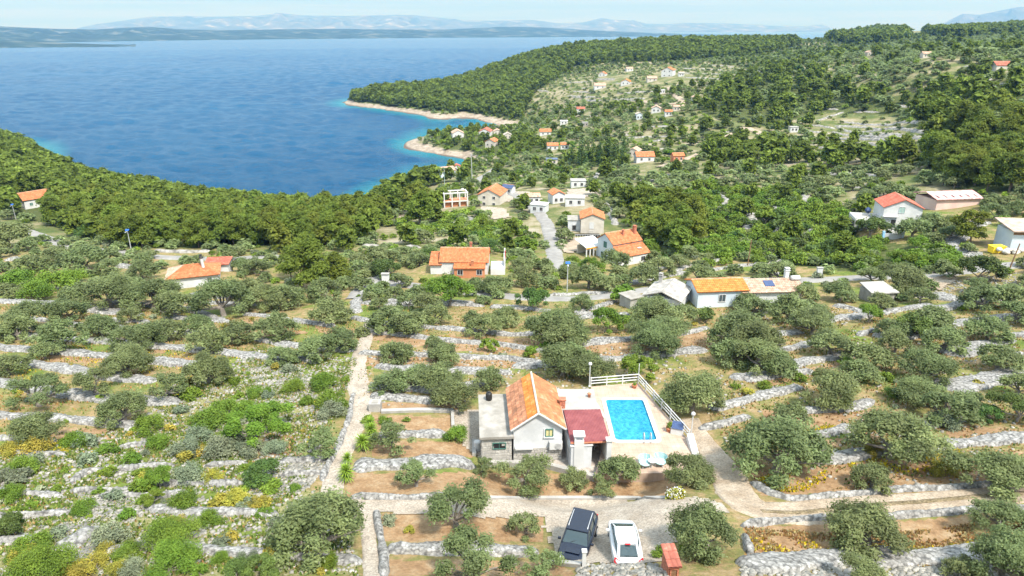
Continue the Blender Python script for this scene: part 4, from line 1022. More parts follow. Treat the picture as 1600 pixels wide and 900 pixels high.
curb('short concrete wall by the white drum on the right end of the middle soil bed', pl('741,690 741,713'), .35, .3)
curb('concrete edge wall below the bent leafless olive', pl('860,880 886,884 908,886'), .3, .3)
t = thing('gate_post', 'small white post at the lower left corner of the parking', 'post', G(912, 886)); MB().box((0, 0, .5), (.22, .22, 1.3)).build('shaft', M_WHITE, t); MB().box((0, 0, 1.18), (.3, .3, .08)).build('cap', M_WHITE, t)
# rubble field below the parking
ro = G(975, 893)
# tiled shelter beside the parking
t = thing('meter_cabinet', 'narrow brick cabinet with pitched red tile top beside the big olive and the white car', 'cabinet', G(1051, 899)+Vector((0, 0, 0)), .08)
MB().box((0, .62, .2), (.7, 1.5, 1.5)).build('body', M_BRICK, t); tile_roof('roof', (-.48, -.32, .92), (.48, -.32, .92), (.48, 1.55, 1.25), (-.48, 1.55, 1.25), roofmat('cabinet_tiles', (.28, .085, .06), (.38, .13, .09), (.48, .26, .2)), t, .3, .6)
window(t, 'F', 0, .05, .4, .6, .35, .75, M_BRICK, M_WOOD, 'door', (0, .62)); t.scale = (.8, .8, .8)
for q, w_ in (((985, 652), 'the swimming pool'), ((832, 655), 'the stone cottage'), ((902, 833), 'the dark blue car'), ((975, 843), 'the white car'), ((1047, 868), 'the brick meter cabinet'), ((915, 655), 'the red carport'), ((587, 640), 'the concrete cistern')): nm(None, *q, w_)

# ------------------------------------------------------------------ houses further down the slope
o = HP['long']
house('long low white house with single broad orange tiled roof and orange veranda', o+Vector((0, 1.5, 0)), 7.0, 10.5, 2.9, 5.0, math.radians(-2), M_WHITE, M_ROOF_O, (('R', 3.2, 1.0, .8, 1.0, M_WHITE, M_GREENSH), ('L', 0, 1, .9, 1), ('F', -1.4, 1.0, .8, 1.0, M_WHITE, M_GREENSH)), ((-1.2, 1.2, 3.5, 5.7, .5, M_BRICK), ), axis='x')
def pxy(o, x, y, z=0): return o+Vector((x, y, z))
t = thing('veranda', 'orange walled veranda in front of the long orange roofed house', 'veranda', pxy(o, 1.2, -3.2)); MB().box((0, 0, .6), (6.6, 2.6, 3.2)).build('wall', M_ORNW, t)
tile_roof('roof', (-3.5, -1.6, 2.25), (3.5, -1.6, 2.25), (3.5, 1.4, 2.7), (-3.5, 1.4, 2.7), roofmat('veranda_tiles', (.42, .12, .04), (.48, .16, .06), (.5, .2, .09)), t); chimney(t, .7, -.4, 1.2, 3.4, .6, M_ORNW)
for x in (-2, 2.2): window(t, 'F', x, .8, 1.1, 1.1, 3.3, 1.3, M_WHITE, M_DARK)
t = thing('side_wing', 'small lower wing with orange tiled roof at the left end of the long house', 'building', pxy(o, -6.3, .6)); MB().box((0, 0, .4), (2.6, 5, 3.6)).build('wall', M_WHITE, t); tile_roof('roof', (-1.6, -2.9, 2.2), (1.3, -2.9, 2.2), (1.3, 2.8, 3.6), (-1.6, 2.8, 3.6), M_ROOF_O, t)
t = thing('side_terrace', 'white stepped terrace walls with red shutters at the right end of the long house', 'terrace', pxy(o, 7.4, .4)); MB().box((0, 0, .2), (3.2, 5.5, 2.4)).build('floor', M_WHITE, t)
for x, y, h in ((-1.2, -2.4, 2.2), (.4, -2.0, 2.8), (1.4, 0, 4.2), (1.5, 2.4, 4.6)): MB().box((x, y, h/2), (.3, .3, h)).build('pillar', M_WHITE, t)
MB().box((1.5, .8, 2.0), (.2, 3.5, 1.6)).build('parapet', M_WHITE, t); MB().box((1.62, 2.2, 3.2), (.12, .9, 1.6)).build('shutter', mat('red_shutter', (.5, .03, .05)), t)
nm(None, 725, 410, 'the long orange roofed house')

o = HP['two']; rz = math.radians(29)
t = house('two storey white house with stepped orange roofs and dark green window', o+Vector((.6, 2.5, 0)), 7.2, 9.5, 5.0, 7.2, rz, M_BLUEW, M_ROOF_R if False else M_ROOF_O, (('F', 0, 3.4, 1.2, 1.5, M_GREENSH, M_GREENSH), ('F', -1.2, .6, .8, 1.1, M_GREENSH, M_DARK), ('F', 2.2, .6, .8, 1.1, M_GREENSH, M_DARK), ('R', 1.0, 4.0, .7, .7, M_GREENSH, M_DARK)), ((1.4, 0, 5.6, 7.7, .5, M_BRICK), (1.3, 4.0, 5.4, 8.3, .8, M_BRICK)), axis='x')
MB().add([(3.55, y, z) for y in (-4.75, 4.75) for z in (-1.6, 4.4)]+[(7.4, y, z) for y in (-4.75, 4.75) for z in (-1.6, 2.5)], [(0, 1, 3, 2), (4, 6, 7, 5), (0, 4, 5, 1), (2, 3, 7, 6), (1, 5, 7, 3)]).build('lean_to_wall', M_WHITE, t)
tile_roof('lean_to_roof', (7.7, -5, 2.5), (7.7, 5, 2.5), (3.62, 5, 4.5), (3.62, -5, 4.5), M_ROOF_O, t)
o3 = MB().box((5.6, 2.4, 3.72), (.9, 1.1, .1)).build('skylight', M_WHITE, t)
window(t, 'R', 2.5, .6, 1.3, 1.2, 7.4, 4.75, M_WHITE, M_DARK)
tt = thing('awning_terrace', 'white canopy with orange edge over a columned terrace, left of the two storey house', 'awning', HP['two']+Vector((-6.8, 5.4, 0)), rz)
MB().add([(-3.4, -2.6, 2.7), (3.0, -2.6, 2.7), (3.0, 3.4, 3.9), (-3.4, 3.4, 3.9), (-3.4, -2.6, 2.6), (3.0, -2.6, 2.6), (3.0, 3.4, 3.8), (-3.4, 3.4, 3.8)], [(0, 1, 2, 3), (7, 6, 5, 4), (0, 4, 5, 1), (1, 5, 6, 2), (2, 6, 7, 3), (3, 7, 4, 0)]).build('canopy', M_WHITE, tt)
MB().box((-.2, -2.62, 2.5), (6.4, .08, .35)).build('valance', mat('orange_cloth', (.75, .3, .03)), tt)
for x in np.linspace(-3.2, 2.8, 6): MB().box((x, -2.4, .6), (.3, .3, 3.8)).build('column', M_WHITE, tt)
MB().box((-.2, 2, .4), (6.2, .3, 4)).build('back_wall', M_CREAM, tt)
nm(None, 965, 385, 'the stepped orange roof')

o = HP['cream']
t = house('cream two storey house with plain gable and orange roof beside the village road', o+Vector((0, 1.5, 0)), 7.0, 8.5, 4.6, 6.0, math.radians(-4), M_CREAM, M_ROOF_O, (('F', -.2, 1.6, 1.3, 1.9, M_WHITE, M_WHITE), ('F', -.2, -.9, 1.3, 1.7, M_WHITE, M_CREAM)))
t = flat_house('mottled stone annex with weathered flat roof left of the cream house', o+Vector((-5.4, 2.8, 0)), 3.8, 5.5, 3.4, math.radians(-4), M_WALLP, M_CONC_D, (('F', 0, .4, 1.0, 1.4, M_CONC_D, M_DARK),), name='annex', cat='building')
tt = thing('balustrade_terrace', 'cream terrace with white balustrade in front of the cream house', 'terrace', o+Vector((-3.6, -5.0, -.6))); MB().box((0, 0, -.5), (11, 4.6, 2.2)).build('floor', M_CREAM, tt)
q = MB()
for x in np.linspace(-5.3, 5.3, 15): q.box((x, -2.2, 1.05), (.1, .1, .9))
q.box((0, -2.2, 1.5), (10.8, .14, .08)).build('balustrade', M_WHITE, tt)
nm(None, 925, 345, 'the cream gabled house')

o = HP['white_red']
t = house('tall white house with ridged red roof above a driveway gate', o+Vector((0, 1.5, 0)), 8.4, 8.0, 4.9, 6.8, math.radians(-12), M_WHITE, M_ROOF_R, (('F', -.3, 3.7, 1.2, 1.4, M_WHITE, M_GREEN_L), ('F', 1.9, .9, 1.2, 1.1, M_WHITE, M_DARK), ('F', 3.3, 3.0, .3, .3, M_WHITE, M_DARK)))
MB().box((-2.6, -4.08, 1.3), (2.9, .2, 2.7)).build('garage_opening', mat('garage_shade', (.34, .36, .38), rough=.7), t); MB().box((-2.6, -4.3, 2.75), (3.3, .7, .14)).build('garage_lintel', M_WHITE, t); MB().box((-1.75, -4.2, 1.0), (1.0, .12, 1.9)).build('garage_door', M_DARK, t)  # opening is a solid panel, the garage's shade put into its grey
tt = thing('side_terrace', 'open concrete terrace with pale floor on the left of the red roofed white house', 'terrace', o+Vector((-7.6, .8, 0)), math.radians(-12)); MB().box((0, 0, .2), (6.4, 6, 2.6)).build('floor', M_CONC, tt); MB().box((-3.1, 0, 1.8), (.2, 6, .7)).build('parapet', M_WHITE, tt); MB().box((0, 3, 1.8), (6.4, .2, .7)).build('parapet', M_WHITE, tt)
tt = thing('sat_dish', 'dark satellite dish on the terrace left of the red roofed white house', 'dish', o+Vector((-6.2, 3.6, 1.5))); MB().tube([(0, 0, 0), (0, 0, 1.2)], .06, 6).build('mast', M_METAL, tt); q = MB().lathe([(.05, 0), (.45, .12), (.75, .35)], 14).build('dish', M_SOLAR, tt, True); q.matrix_local = Matrix.Translation((0, 0, 1.3))@Matrix.Rotation(1.2, 4, 'X')
g_ = G(1394, 375)
tt = thing('driveway_gate', 'pale sheet metal driveway gate with blue post below the white house', 'gate', g_); MB().box((0, 0, .75), (3.4, .08, 1.3)).build('panel', M_WALLP, tt)
for x, m_ in ((-1.95, mat('blue_paint', (.25, .45, .65))), (1.95, M_BLUEW)): MB().box((x, 0, .8), (.4, .4, 2.0)).build('post', m_, tt)
nm(None, 1403, 325, 'the red roofed white house')
tt = thing('greenhouse_shed', 'long low building with streaked faded pink sheet roof behind the white house', 'building', G(1478, 322), math.radians(8))
MB().box((0, 0, .8), (11, 7, 3)).build('wall', mat('pink_plaster', (.55, .38, .34), (.62, .46, .4), .5), tt)
tile_roof('roof', (-6, -4, 2.5), (6, -4, 2.5), (6, 0, 3.6), (-6, 0, 3.6), roofmat('pink_sheet', (.48, .24, .22), (.62, .38, .35), (.72, .62, .6)), tt, .9, 3); tile_roof('roof', (-6, 4, 2.5), (6, 4, 2.5), (6, 0, 3.6), (-6, 0, 3.6), MATS['pink_sheet'], tt, .9, 3)
q = MB()
for x in np.linspace(-4.8, 4.8, 6): q.box((x, -2.2, 3.22), (.4, 2.4, .05))
q.build('roof_strips', M_WHITE, tt)

o = HP['low']
t = house('low white house with plain bright orange corrugated roof beside the road', o+Vector((.3, 1.6, 0)), 5.2, 7.6, 2.6, 3.5, math.radians(6), M_BLUEW, roofmat('bright_orange_tiles', (.46, .15, .035), (.52, .2, .05), (.56, .25, .08)), (('R', 0, .9, 1, 1.1),), axis='x')
tt = thing('old_stone_house', 'old house with patched pale stone slab roof left of the bright orange roof', 'house', o+Vector((-7.4, .5, -.3)), math.radians(-28)); MB().box((0, 0, .5), (5.2, 6.2, 3.6)).build('wall', M_WALLP, tt)
for s in (-1, 1): tile_roof('roof', (s*3.0, -3.4, 2.2), (s*3.0, 3.4, 2.2), (0, 3.4, 3.3), (0, -3.4, 3.3), roofmat('slab_roof', (.26, .25, .23), (.36, .34, .31), (.50, .45, .38)), tt, .5, .5, amp=.03)
chimney(tt, -1.8, 2.2, 2.5, 3.9, .5, M_CONC)
tt = flat_house('grey concrete flat roofed hut between the slab roofed house and its olives', G(893 if False else 985, 478), 2.2, 2.6, 1.7, .5, M_CONC, M_CONC_D, name='hut', cat='hut')
o2 = G(1200, 474)
tt = thing('house', 'stone house with pale mottled tiles, solar panels and white chimney beside the road', 'house', o2+Vector((0, 1.8, 0)), math.radians(4)); MB().box((0, 0, .5), (9, 5.2, 3.8)).build('wall', M_WALLP, tt)
tile_roof('roof', (-4.9, -3, 2.2), (4.9, -3, 2.2), (4.9, 0, 3.4), (-4.9, 0, 3.4), M_ROOF_P, tt); tile_roof('roof', (-4.9, 3, 2.2), (4.9, 3, 2.2), (4.9, 0, 3.4), (-4.9, 0, 3.4), M_ROOF_G, tt)
MB().add([(-.9, -1.8, 2.9), (.6, -1.8, 2.9), (.6, -.6, 3.35), (-.9, -.6, 3.35), (-.9, -1.8, 2.8), (.6, -1.8, 2.8), (.6, -.6, 3.2), (-.9, -.6, 3.2)], [(0, 1, 2, 3), (7, 6, 5, 4), (0, 4, 5, 1), (1, 5, 6, 2), (2, 6, 7, 3), (3, 7, 4, 0)]).build('solar_panel', M_SOLAR, tt)
chimney(tt, 3.2, .3, 2.6, 4.6, .6, M_WHITE)
q = MB().lathe([(.4, 0), (.4, 1.3)], 14).build('water_heater', M_WHITE, tt, True); q.matrix_local = Matrix.Translation((3.6, -.5, 3.6))@Matrix.Rotation(math.pi/2, 4, 'Y')
for x in (-3, 1.8): window(tt, 'F', x, .3, 1.1, 1.5, 4.5, 2.6, M_WHITE, M_WHITE)
nm(None, 1122, 462, 'the bright orange corrugated roof'); nm(None, 1205, 458, 'the solar panelled stone house')
tt = thing('stone_hut', 'small grey stone hut with shallow pale slab roof among the olives', 'hut', G(1368, 468), .15); MB().box((0, 0, .5), (3.6, 3, 2.4)).build('wall', M_CONC_D, tt)
MB().add([(-2.1, -1.8, 1.75), (2.3, -1.8, 1.75), (2.0, 1.7, 2.3), (-1.9, 1.7, 2.3), (-2.1, -1.8, 1.6), (2.3, -1.8, 1.6), (2.0, 1.7, 2.15), (-1.9, 1.7, 2.15)], [(0, 1, 2, 3), (7, 6, 5, 4), (0, 4, 5, 1), (1, 5, 6, 2), (2, 6, 7, 3), (3, 7, 4, 0)]).build('roof', M_CONC, tt)
nm(None, 1370, 452, 'the small stone hut')

o = HP['tall_chimney']
tt = thing('house', 'white house with spreading orange hipped roof and tall black capped chimney', 'house', o+Vector((0, .5, 0)), math.radians(20)); hx, hy = 5.0, 3.9
MB().box((0, 0, .5), (10, 7.4, 3.8)).build('wall', M_WALLP, tt)
r = link('roof', None, tt); Rg = 1.6; zt, ze = 4.0, 2.35
V4 = [(-hx-.4, -hy-.3, ze), (hx+.4, -hy-.3, ze), (hx+.4, hy+.3, ze), (-hx-.4, hy+.3, ze)]; R1, R2 = (-Rg, 0, zt), (Rg, 0, zt)
tile_roof('roof_slope', V4[0], V4[1], R2, R1, M_ROOF_O, r, .35, .42, seed=5); tile_roof('roof_slope', V4[2], V4[3], R1, R2, M_ROOF_O, r, .35, .42, seed=6)
tile_roof('roof_slope', V4[3], V4[0], R1, R1, M_ROOF_P, r, .35, .42, seed=7); tile_roof('roof_slope', V4[1], V4[2], R2, R2, M_ROOF_O, r, .35, .42, seed=8)
q = MB().tube([(2.2, -1.4, 2.8), (2.0, -1.4, 5.6)], .3, 10).build('chimney', M_WHITE, tt); MB().lathe([(.42, 5.6), (.45, 5.75), (.2, 6.1), (.34, 6.3), (.1, 6.5)], 12, (2.0, -1.4, 0)).build('chimney_cap', M_BLACK, q)
window(tt, 'F', 3.2, .6, .9, 1.2, 5, 3.7); window(tt, 'R', 0, .6, .9, 1.2, 5, 3.7)
tt = thing('shed', 'low shed with faded pink red roof behind the tall chimney house', 'shed', o+Vector((2, 8.5, -.3)), .1); MB().box((0, 0, .4), (5, 3, 3)).build('wall', M_WHITE, tt); tile_roof('roof', (-2.8, -1.9, 2.0), (2.8, -1.9, 2.0), (2.8, 1.9, 2.7), (-2.8, 1.9, 2.7), M_ROOF_R, tt)
nm(None, 303, 428, 'the tall chimney house')
o = HP['left']
t = house('white house with low orange roof at the edge of the pine wood', o+Vector((0, 1, 0)), 7.5, 9, 3.0, 4.9, math.radians(-38), M_WHITE, M_ROOF_O, (('F', -1.5, .3, 1.6, 2.0, M_WHITE, M_DARK), ('R', -2.5, 1.0, .9, 1.0, M_WHITE, M_GREENSH), ('R', .8, 1.0, .9, 1.0, M_WHITE, M_GREENSH), ('F', 2, .9, .9, 1.1, M_WHITE, M_DARK)))
nm(None, 54, 315, 'the white house by the pine wood')
# grey workshop on the right edge
o = G(1592, 388)
tt = thing('workshop', 'grey walled workshop with shallow brown grey roof at the right edge', 'building', o+Vector((2.2, 1.5, 0)), math.radians(-6)); MB().box((0, 0, .8), (8, 5, 4.6)).build('wall', M_BLUEW, tt)
MB().add([(-4.6, -3.2, 3.5), (4.6, -3.2, 3.5), (4.6, 3, 4.3), (-4.6, 3, 4.3), (-4.6, -3.2, 3.3), (4.6, -3.2, 3.3), (4.6, 3, 4.1), (-4.6, 3, 4.1)], [(0, 1, 2, 3), (7, 6, 5, 4), (0, 4, 5, 1), (1, 5, 6, 2), (2, 6, 7, 3), (3, 7, 4, 0)]).build('roof', mat('brown_roof', (.33, .24, .19), (.45, .36, .3), 1, .9), tt)
MB().box((0, -2.55, 3.0), (8, .1, .7)).build('eave_shade', M_WOOD, tt); window(tt, 'F', -1.2, 1.3, .8, .8, 4, 2.5, M_WHITE, M_DARK)  # dark strip on the wall top stands for the shade under the eave
t = thing('container', 'bright yellow crate beside the grey workshop', 'crate', G(1556, 394), .1); MB().box((0, 0, .55), (2.2, 1.3, 1.1), taper=1.05).build('tub', mat('yellow_plastic', (.8, .55, .02), (.85, .62, .05), 2), t); MB().box((0, 0, 1.14), (2.45, 1.5, .1)).build('rim', MATS['yellow_plastic'], t)
tt = thing('building_sacks', 'heap of white building sacks by the workshop wall', 'sacks', G(1577, 396)); q = MB(); r_ = random.Random(3)
for i in range(9): MB().ball((r_.uniform(-1.6, 1.8), r_.uniform(-.7, .7), .3+.3*(i % 2)), .5, 6, .75).build('sack', M_CREAM if i % 3 else M_WHITE, tt, True)
nm(None, 1580, 375, 'the grey workshop')

# -- the far houses of the hamlet
def small(px, py, wpx, rzdeg, lab, roofm, wallm=None, hipped=False, stories=1, l=1.25, group=None, kind='gable', dz=0):
    p = G(px, py); d = DEP(p); w_ = wpx*.87*d/FPX
    w_ = max(w_, 4.2); h = 2.7*stories; rz = math.radians(rzdeg)
    wn_ = (('F', -w_*.22, .9, .9, 1.1, M_WHITE, M_DARK), ('F', w_*.22, .9, .9, 1.1, M_WHITE, M_DARK))
    if stories >= 1.4: wn_ = tuple(('F', a_, z_, .9, .95, M_WHITE, M_DARK) for a_ in (-w_*.22, w_*.22) for z_ in (.5, h-1.3))
    if kind == 'flat': t = flat_house(lab, p, w_, w_*.8, h, rz, wallm or M_WHITE, roofm, wn_, group=group)
    else:
        ax = 'x' if kind == 'side' else 'y'
        if ax == 'x': wn_ = tuple(('R',)+q[1:] for q in wn_); t = house(lab, p, w_*.7, w_, h, h+w_*.2, rz, wallm or M_WHITE, roofm, wn_, (), axis='x', pitch=.6, depth=3)
        else: t = house(lab, p, w_, w_*l, h, h+w_*.25, rz, wallm or M_WHITE, roofm, wn_, (), pitch=.6, depth=3)
    HOUSES.append((px, py, wpx)); return t
HOUSES = [(727, 424, 100), (965, 408, 90), (925, 362, 60), (1403, 352, 75), (1118, 476, 110), (1000, 478, 90), (1205, 476, 90), (304, 446, 100), (54, 324, 55), (1585, 392, 60), (1370, 470, 45), (1478, 324, 90), (915, 388, 40), (777, 424, 30), (1394, 375, 30), (905, 302, 34), (832, 306, 40), (785, 332, 34), (918, 380, 60), (1010, 262, 30), (1050, 128, 50), (960, 128, 40)]
small(770, 318, 40, -14, 'cream house with wide orange roof in the centre of the hamlet by the road bend', M_ROOF_O, M_CREAM, stories=1.5)
small(697, 277, 28, 30, 'pale lilac house with long lean roof half hidden by the shore pines', M_ROOF_P, M_BLUEW, kind='side', stories=1.4)
small(714, 266, 10, 10, 'tiny red roofed house behind the pale lilac house', M_ROOF_R)
small(715, 214, 20, 10, 'white house with pale pink roof on the small headland, left of two', M_ROOF_P, stories=1.3)
small(759, 212, 20, -8, 'white house with faded pink roof on the small headland, middle one by the water', M_ROOF_R, stories=1.4)
small(777, 210, 13, 5, 'cream house tucked right behind the faded pink roofed one', M_ROOF_P, M_CREAM)
small(793, 216, 14, 5, 'grey unfinished house with pale roof right end of the small headland', M_ROOF_G, M_CREAM)
small(769, 228, 18, -20, 'house with steep bright orange roof in front on the small headland', M_ROOF_O, M_CREAM, stories=1.3)
small(852, 211, 20, 0, 'white house with orange roof at the head of the bay', M_ROOF_O, kind='side')
small(863, 234, 19, 4, 'white walled house with orange roof left of the dark cypress clump', M_ROOF_O, kind='side')
small(882, 233, 14, 0, 'low orange roofed house touching the left edge of the cypress clump', M_ROOF_O, kind='side')
small(862, 256, 20, 0, 'cream flat roofed house with solar panels below the cypress clump', M_SOLAR, M_CREAM, kind='flat')
small(991, 243, 19, -25, 'pale walled house with orange roof right of the cypress clump', M_ROOF_P, M_CREAM)
small(1006, 252, 32, 3, 'wide white house with long bright orange roof right of the cypress clump', M_ROOF_O, kind='side')
small(1058, 252, 20, 10, 'ruined house with broken orange roof near the dirt track', M_ROOF_O, M_TERRA, kind='side')
small(907, 175, 14, 0, 'small pink orange roofed house alone below the gravel terraces', M_ROOF_R, kind='side')
small(1025, 175, 16, -12, 'white house with pale roof in the middle of the far slope', M_ROOF_P)
small(998, 186, 9, 0, 'tiny pale blue house below the far slope track', M_ROOF_G, M_BLUEW, stories=1.2)
small(1044, 181, 13, 0, 'low orange roof on the far slope beside the pines', M_ROOF_O, kind='side')
small(1056, 173, 9, 5, 'tiny cream roofed hut at the end of the far slope track', M_ROOF_P, M_CREAM, kind='side')
small(881, 194, 13, 0, 'flat white hut above the bay near the shore pines', M_WHITE, kind='flat')
small(914, 197, 9, 0, 'grey flat hut above the bay', M_CONC, M_CONC, kind='flat')
small(1044, 119, 20, -24, 'large white two storey villa with orange roof high on the far slope', M_ROOF_O, stories=2)
small(1064, 119, 10, 0, 'grey roofed annex right of the large white villa', M_ROOF_G, kind='side')
small(942, 119, 12, -20, 'white house with orange roof upper left on the far slope', M_ROOF_O)
small(983, 111, 12, 10, 'pink roofed white house highest on the far slope', M_ROOF_P, kind='side')
small(978, 132, 16, -15, 'white house with bright orange roof and porch mid far slope', M_ROOF_Y)
small(937, 138, 20, 0, 'long pale pink roofed house on the left of the far slope', M_ROOF_P, kind='side')
small(1018, 127, 17, 0, 'low cream ruin with grey roof below the large white villa', M_ROOF_P, M_CREAM, kind='side')
small(1034, 146, 7, 0, 'tiny white hut by the far slope track', M_WHITE, kind='flat')
small(1086, 158, 8, 0, 'tiny white hut right of the far slope track', M_ROOF_P)
small(1563, 110, 30, 0, 'wide house with orange red roof on the right hillside', M_ROOF_R, M_CREAM, kind='side')
small(1446, 90, 16, 0, 'pale roofed ruin near the ridge on the right hillside', M_ROOF_P, M_CREAM, kind='side')
small(1239, 206, 14, 0, 'flat grey shelter at the corner of the terraced field', M_CONC, M_WHITE, kind='flat')
small(1357, 87, 10, 0, 'tiny cream hut near the ridge pines', M_ROOF_P, M_CREAM)
small(898, 320, 34, -4, 'long grey flat roofed house behind the cream gabled house', M_CONC, M_WALLP, kind='flat')
small(869, 316, 20, 15, 'orange roofed house with white chimney beside the flat roofed garages', M_ROOF_O, stories=1.2)
small(843, 331, 28, -18, 'row of whitewashed flat roofed garages on the village road', M_WHITE, M_WALLP, kind='flat')
small(833, 318, 14, 10, 'small tiled outbuilding at the top of the garages', M_ROOF_P, kind='side')
small(903, 292, 26, 0, 'low white bungalow with grey roof and dark openings above the village', M_CONC, kind='flat')
small(795, 303, 12, -30, 'grey shed with solar roof beside the cream orange roofed house', M_SOLAR, kind='side')
for x, y, w_ in ((770, 310, 'the cream house at the road bend'), (862, 245, 'the cypress clump'), (1044, 112, 'the large white villa'), (700, 272, 'the lilac shore house'), (760, 212, 'the small headland houses'), (1005, 247, 'the long bright orange roof'), (843, 325, 'the white garages'), (1025, 170, 'the mid slope white house'), (1563, 106, 'the right hillside house'), (1360, 205, 'the terraced field')): nm(None, x, y, w_)
# open concrete frame with orange walls
o = G(711, 322)
tt = thing('unfinished_building', 'unfinished open concrete frame with orange brick infill beside the shore pines', 'building', o, math.radians(14)); HOUSES.append((711, 324, 34))
for i in range(4):
    for j in range(2): MB().box((-4+i*2.7, -2+j*4, 2.1), (.35, .35, 6)).build('column', M_WHITE, tt)
for z in (2.2, 5.1): q = MB().box((0, -2, z), (8.8, .4, .35)).box((0, 2, z), (8.8, .4, .35)).box((-4, 0, z), (.35, 4, .35)).box((4.1, 0, z), (.35, 4, .35)).build('beam', M_WHITE, tt)
for x in (-2.6, 0, 2.8): MB().box((x, -1.2, .8), (2.2, .2, 2.2)).build('brick_panel', M_ORNW, tt)
MB().box((0, 0, 2.42), (8.8, 4.2, .1)).build('slab', M_TERRA, tt)

# ------------------------------------------------------------------ posts and street lamps
def street_lamp(px, py, top, label, blue=True):
    b = G(px, py); d = DEP(b); h = (py-top)*d/FPX/math.cos(.3)
    t = thing('street_lamp', label, 'street lamp', b); MB().tube([(0, 0, 0), (0, 0, h)], [.11, .06], 8).build('pole', M_METAL, t)
    MB().box((0, -.5, h-.1), (.22, 1.0, .08)).build('lamp_head', M_METAL, t)
    q = MB().box((0, 0, 0), (.75, .5, .05)).build('solar_panel', mat('blue_solar', (.03, .12, .5), rough=.2), t); q.matrix_local = Matrix.Translation((0, 0, h+.2))@Matrix.Rotation(.45, 4, 'X')
street_lamp(206, 395, 361, 'solar street lamp with blue panel at the road below the pine wood')
street_lamp(25, 343, 321, 'solar street lamp beside the road in front of the white house at far left')
street_lamp(886, 456, 412, 'solar street lamp on the road below the two storey orange roofed house')
def pole(px, py, top, lean, label, m, r=.12, arms=False, cat='utility pole'):
    b = G(px, py); d = DEP(b); h = (py-top)*d/FPX/.93; t = thing('utility_pole', label, cat, b)
    MB().tube([(0, 0, -.3), (lean*h, 0, h)], [r, r*.7], 7).build('pole', m, t)
    if arms: MB().box((lean*h*.96, 0, h*.95), (1.4, .12, .12)).build('crossarm', m, t)
pole(1575, 425, 382, .14, 'leaning dark wooden utility pole by the gravel junction', M_WOOD)
pole(1168, 416, 376, .02, 'thin dark utility pole in front of the green scrub', M_WOOD)
pole(738, 287, 243, -.02, 'tall slim grey mast beside the hamlet road', M_METAL, .2, True)
pole(695, 296, 262, 0, 'pale green thin post left of the unfinished frame building', M_GREEN_L, .12)
pole(776, 272, 256, 0, 'white sign post with small orange top above the hamlet road', M_WHITE, .35)
t = thing('junction_box', 'white electric cabinet by the bend of the narrow road', 'cabinet', G(603, 442)); MB().box((0, 0, .8), (1.3, .6, 1.9)).build('case', M_WHITE, t); MB().box((0, -.05, 1.8), (1.45, .8, .12)).build('cap', M_CONC, t)
t = thing('junction_box', 'white electric cabinet at the roadside above the small stone hut', 'cabinet', G(1279, 433)); MB().box((0, 0, .8), (.9, .5, 1.9)).build('case', M_WALLP, t); MB().box((0, 0, 1.78), (1.05, .65, .1)).build('cap', M_CONC, t)
t = thing('waste_container', 'row of coloured recycling bins by the hamlet road', 'bins', G(730, 300))
for i, c_ in enumerate(((.7, .5, .03), (.1, .35, .3), (.5, .12, .2))): q = MB().box((i*1.7-1.7, 0, .7), (1.3, 1.1, 1.4), taper=1.1).build('bin', mat('bin_%d' % i, c_), t); MB().box((i*1.7-1.7, 0, 1.45), (1.5, 1.3, .12)).build('lid', M_WHITE, q)

bpy.context.view_layer.update()
for key_, k_ in (('long', .84), ('two', .82), ('cream', .88), ('white_red', .88), ('tall_chimney', .84)):
    o_ = HP[key_]
    for q_ in [q for q in bpy.data.objects if q.parent is None and 'label' in q.keys() and 'wall' != q.get('category') and q.get('category') not in ('street lamp', 'cabinet', 'gate')]:
        if (q_.location.xy-o_.xy).length < 11.5: q_.location = o_+(q_.location-o_)*k_; q_.scale = (k_, k_, k_)
# ------------------------------------------------------------------ the two cars
def ring_loft(st, k=1):
    """st: (y, half width, z sill, z shoulder, z top, half width at top): a closed shell along y"""
    V = []; F = []; n = 10
    for y, hw_, z0, z1, z2, ht in st:
        V += [(-hw_*.82, y, z0), (-hw_, y, z0+(z1-z0)*.3), (-hw_, y, z1-(z1-z0)*.12), (-hw_*.96, y, z1), (-ht, y, z2), (ht, y, z2), (hw_*.96, y, z1), (hw_, y, z1-(z1-z0)*.12), (hw_, y, z0+(z1-z0)*.3), (hw_*.82, y, z0)]
    for i in range(len(st)-1):
        for j in range(n): F.append((i*n+j, i*n+(j+1) % n, (i+1)*n+(j+1) % n, (i+1)*n+j))
    F += [tuple(range(n)), tuple(range((len(st)-1)*n, len(st)*n))[::-1]]
    return V, F
def sub(o, n=2):
    m = o.modifiers.new('sub', 'SUBSURF'); m.levels = n; m.render_levels = n
    o.data.polygons.foreach_set('use_smooth', np.ones(len(o.data.polygons), bool)); return o
def quadp(name, pts, m, par, th=.02):
    a, b, c_, d_ = map(Vector, pts); nn = (b-a).cross(d_-a).normalized()*th
    return MB().add([a, b, c_, d_, a-nn, b-nn, c_-nn, d_-nn], [(0, 1, 2, 3), (7, 6, 5, 4), (0, 4, 5, 1), (1, 5, 6, 2), (2, 6, 7, 3), (3, 7, 4, 0)]).build(name, m, par)
def wheels(par, hwid, yf, yr, r):
    for x in (-1, 1):
        for y in (yf, yr):
            o = MB().lathe([(r*.55, -.11), (r*.93, -.11), (r, -.06), (r, .06), (r*.93, .11), (r*.55, .11)], 20).build('wheel', M_TYRE, par, True)
            o.matrix_local = Matrix.Translation((x*(hwid-.10), y, r))@Matrix.Rotation(math.pi/2, 4, 'Y')
            MB().lathe([(0, -.115), (r*.6, -.12), (r*.6, .12), (0, .115)], 12).build('rim', M_METAL, o)
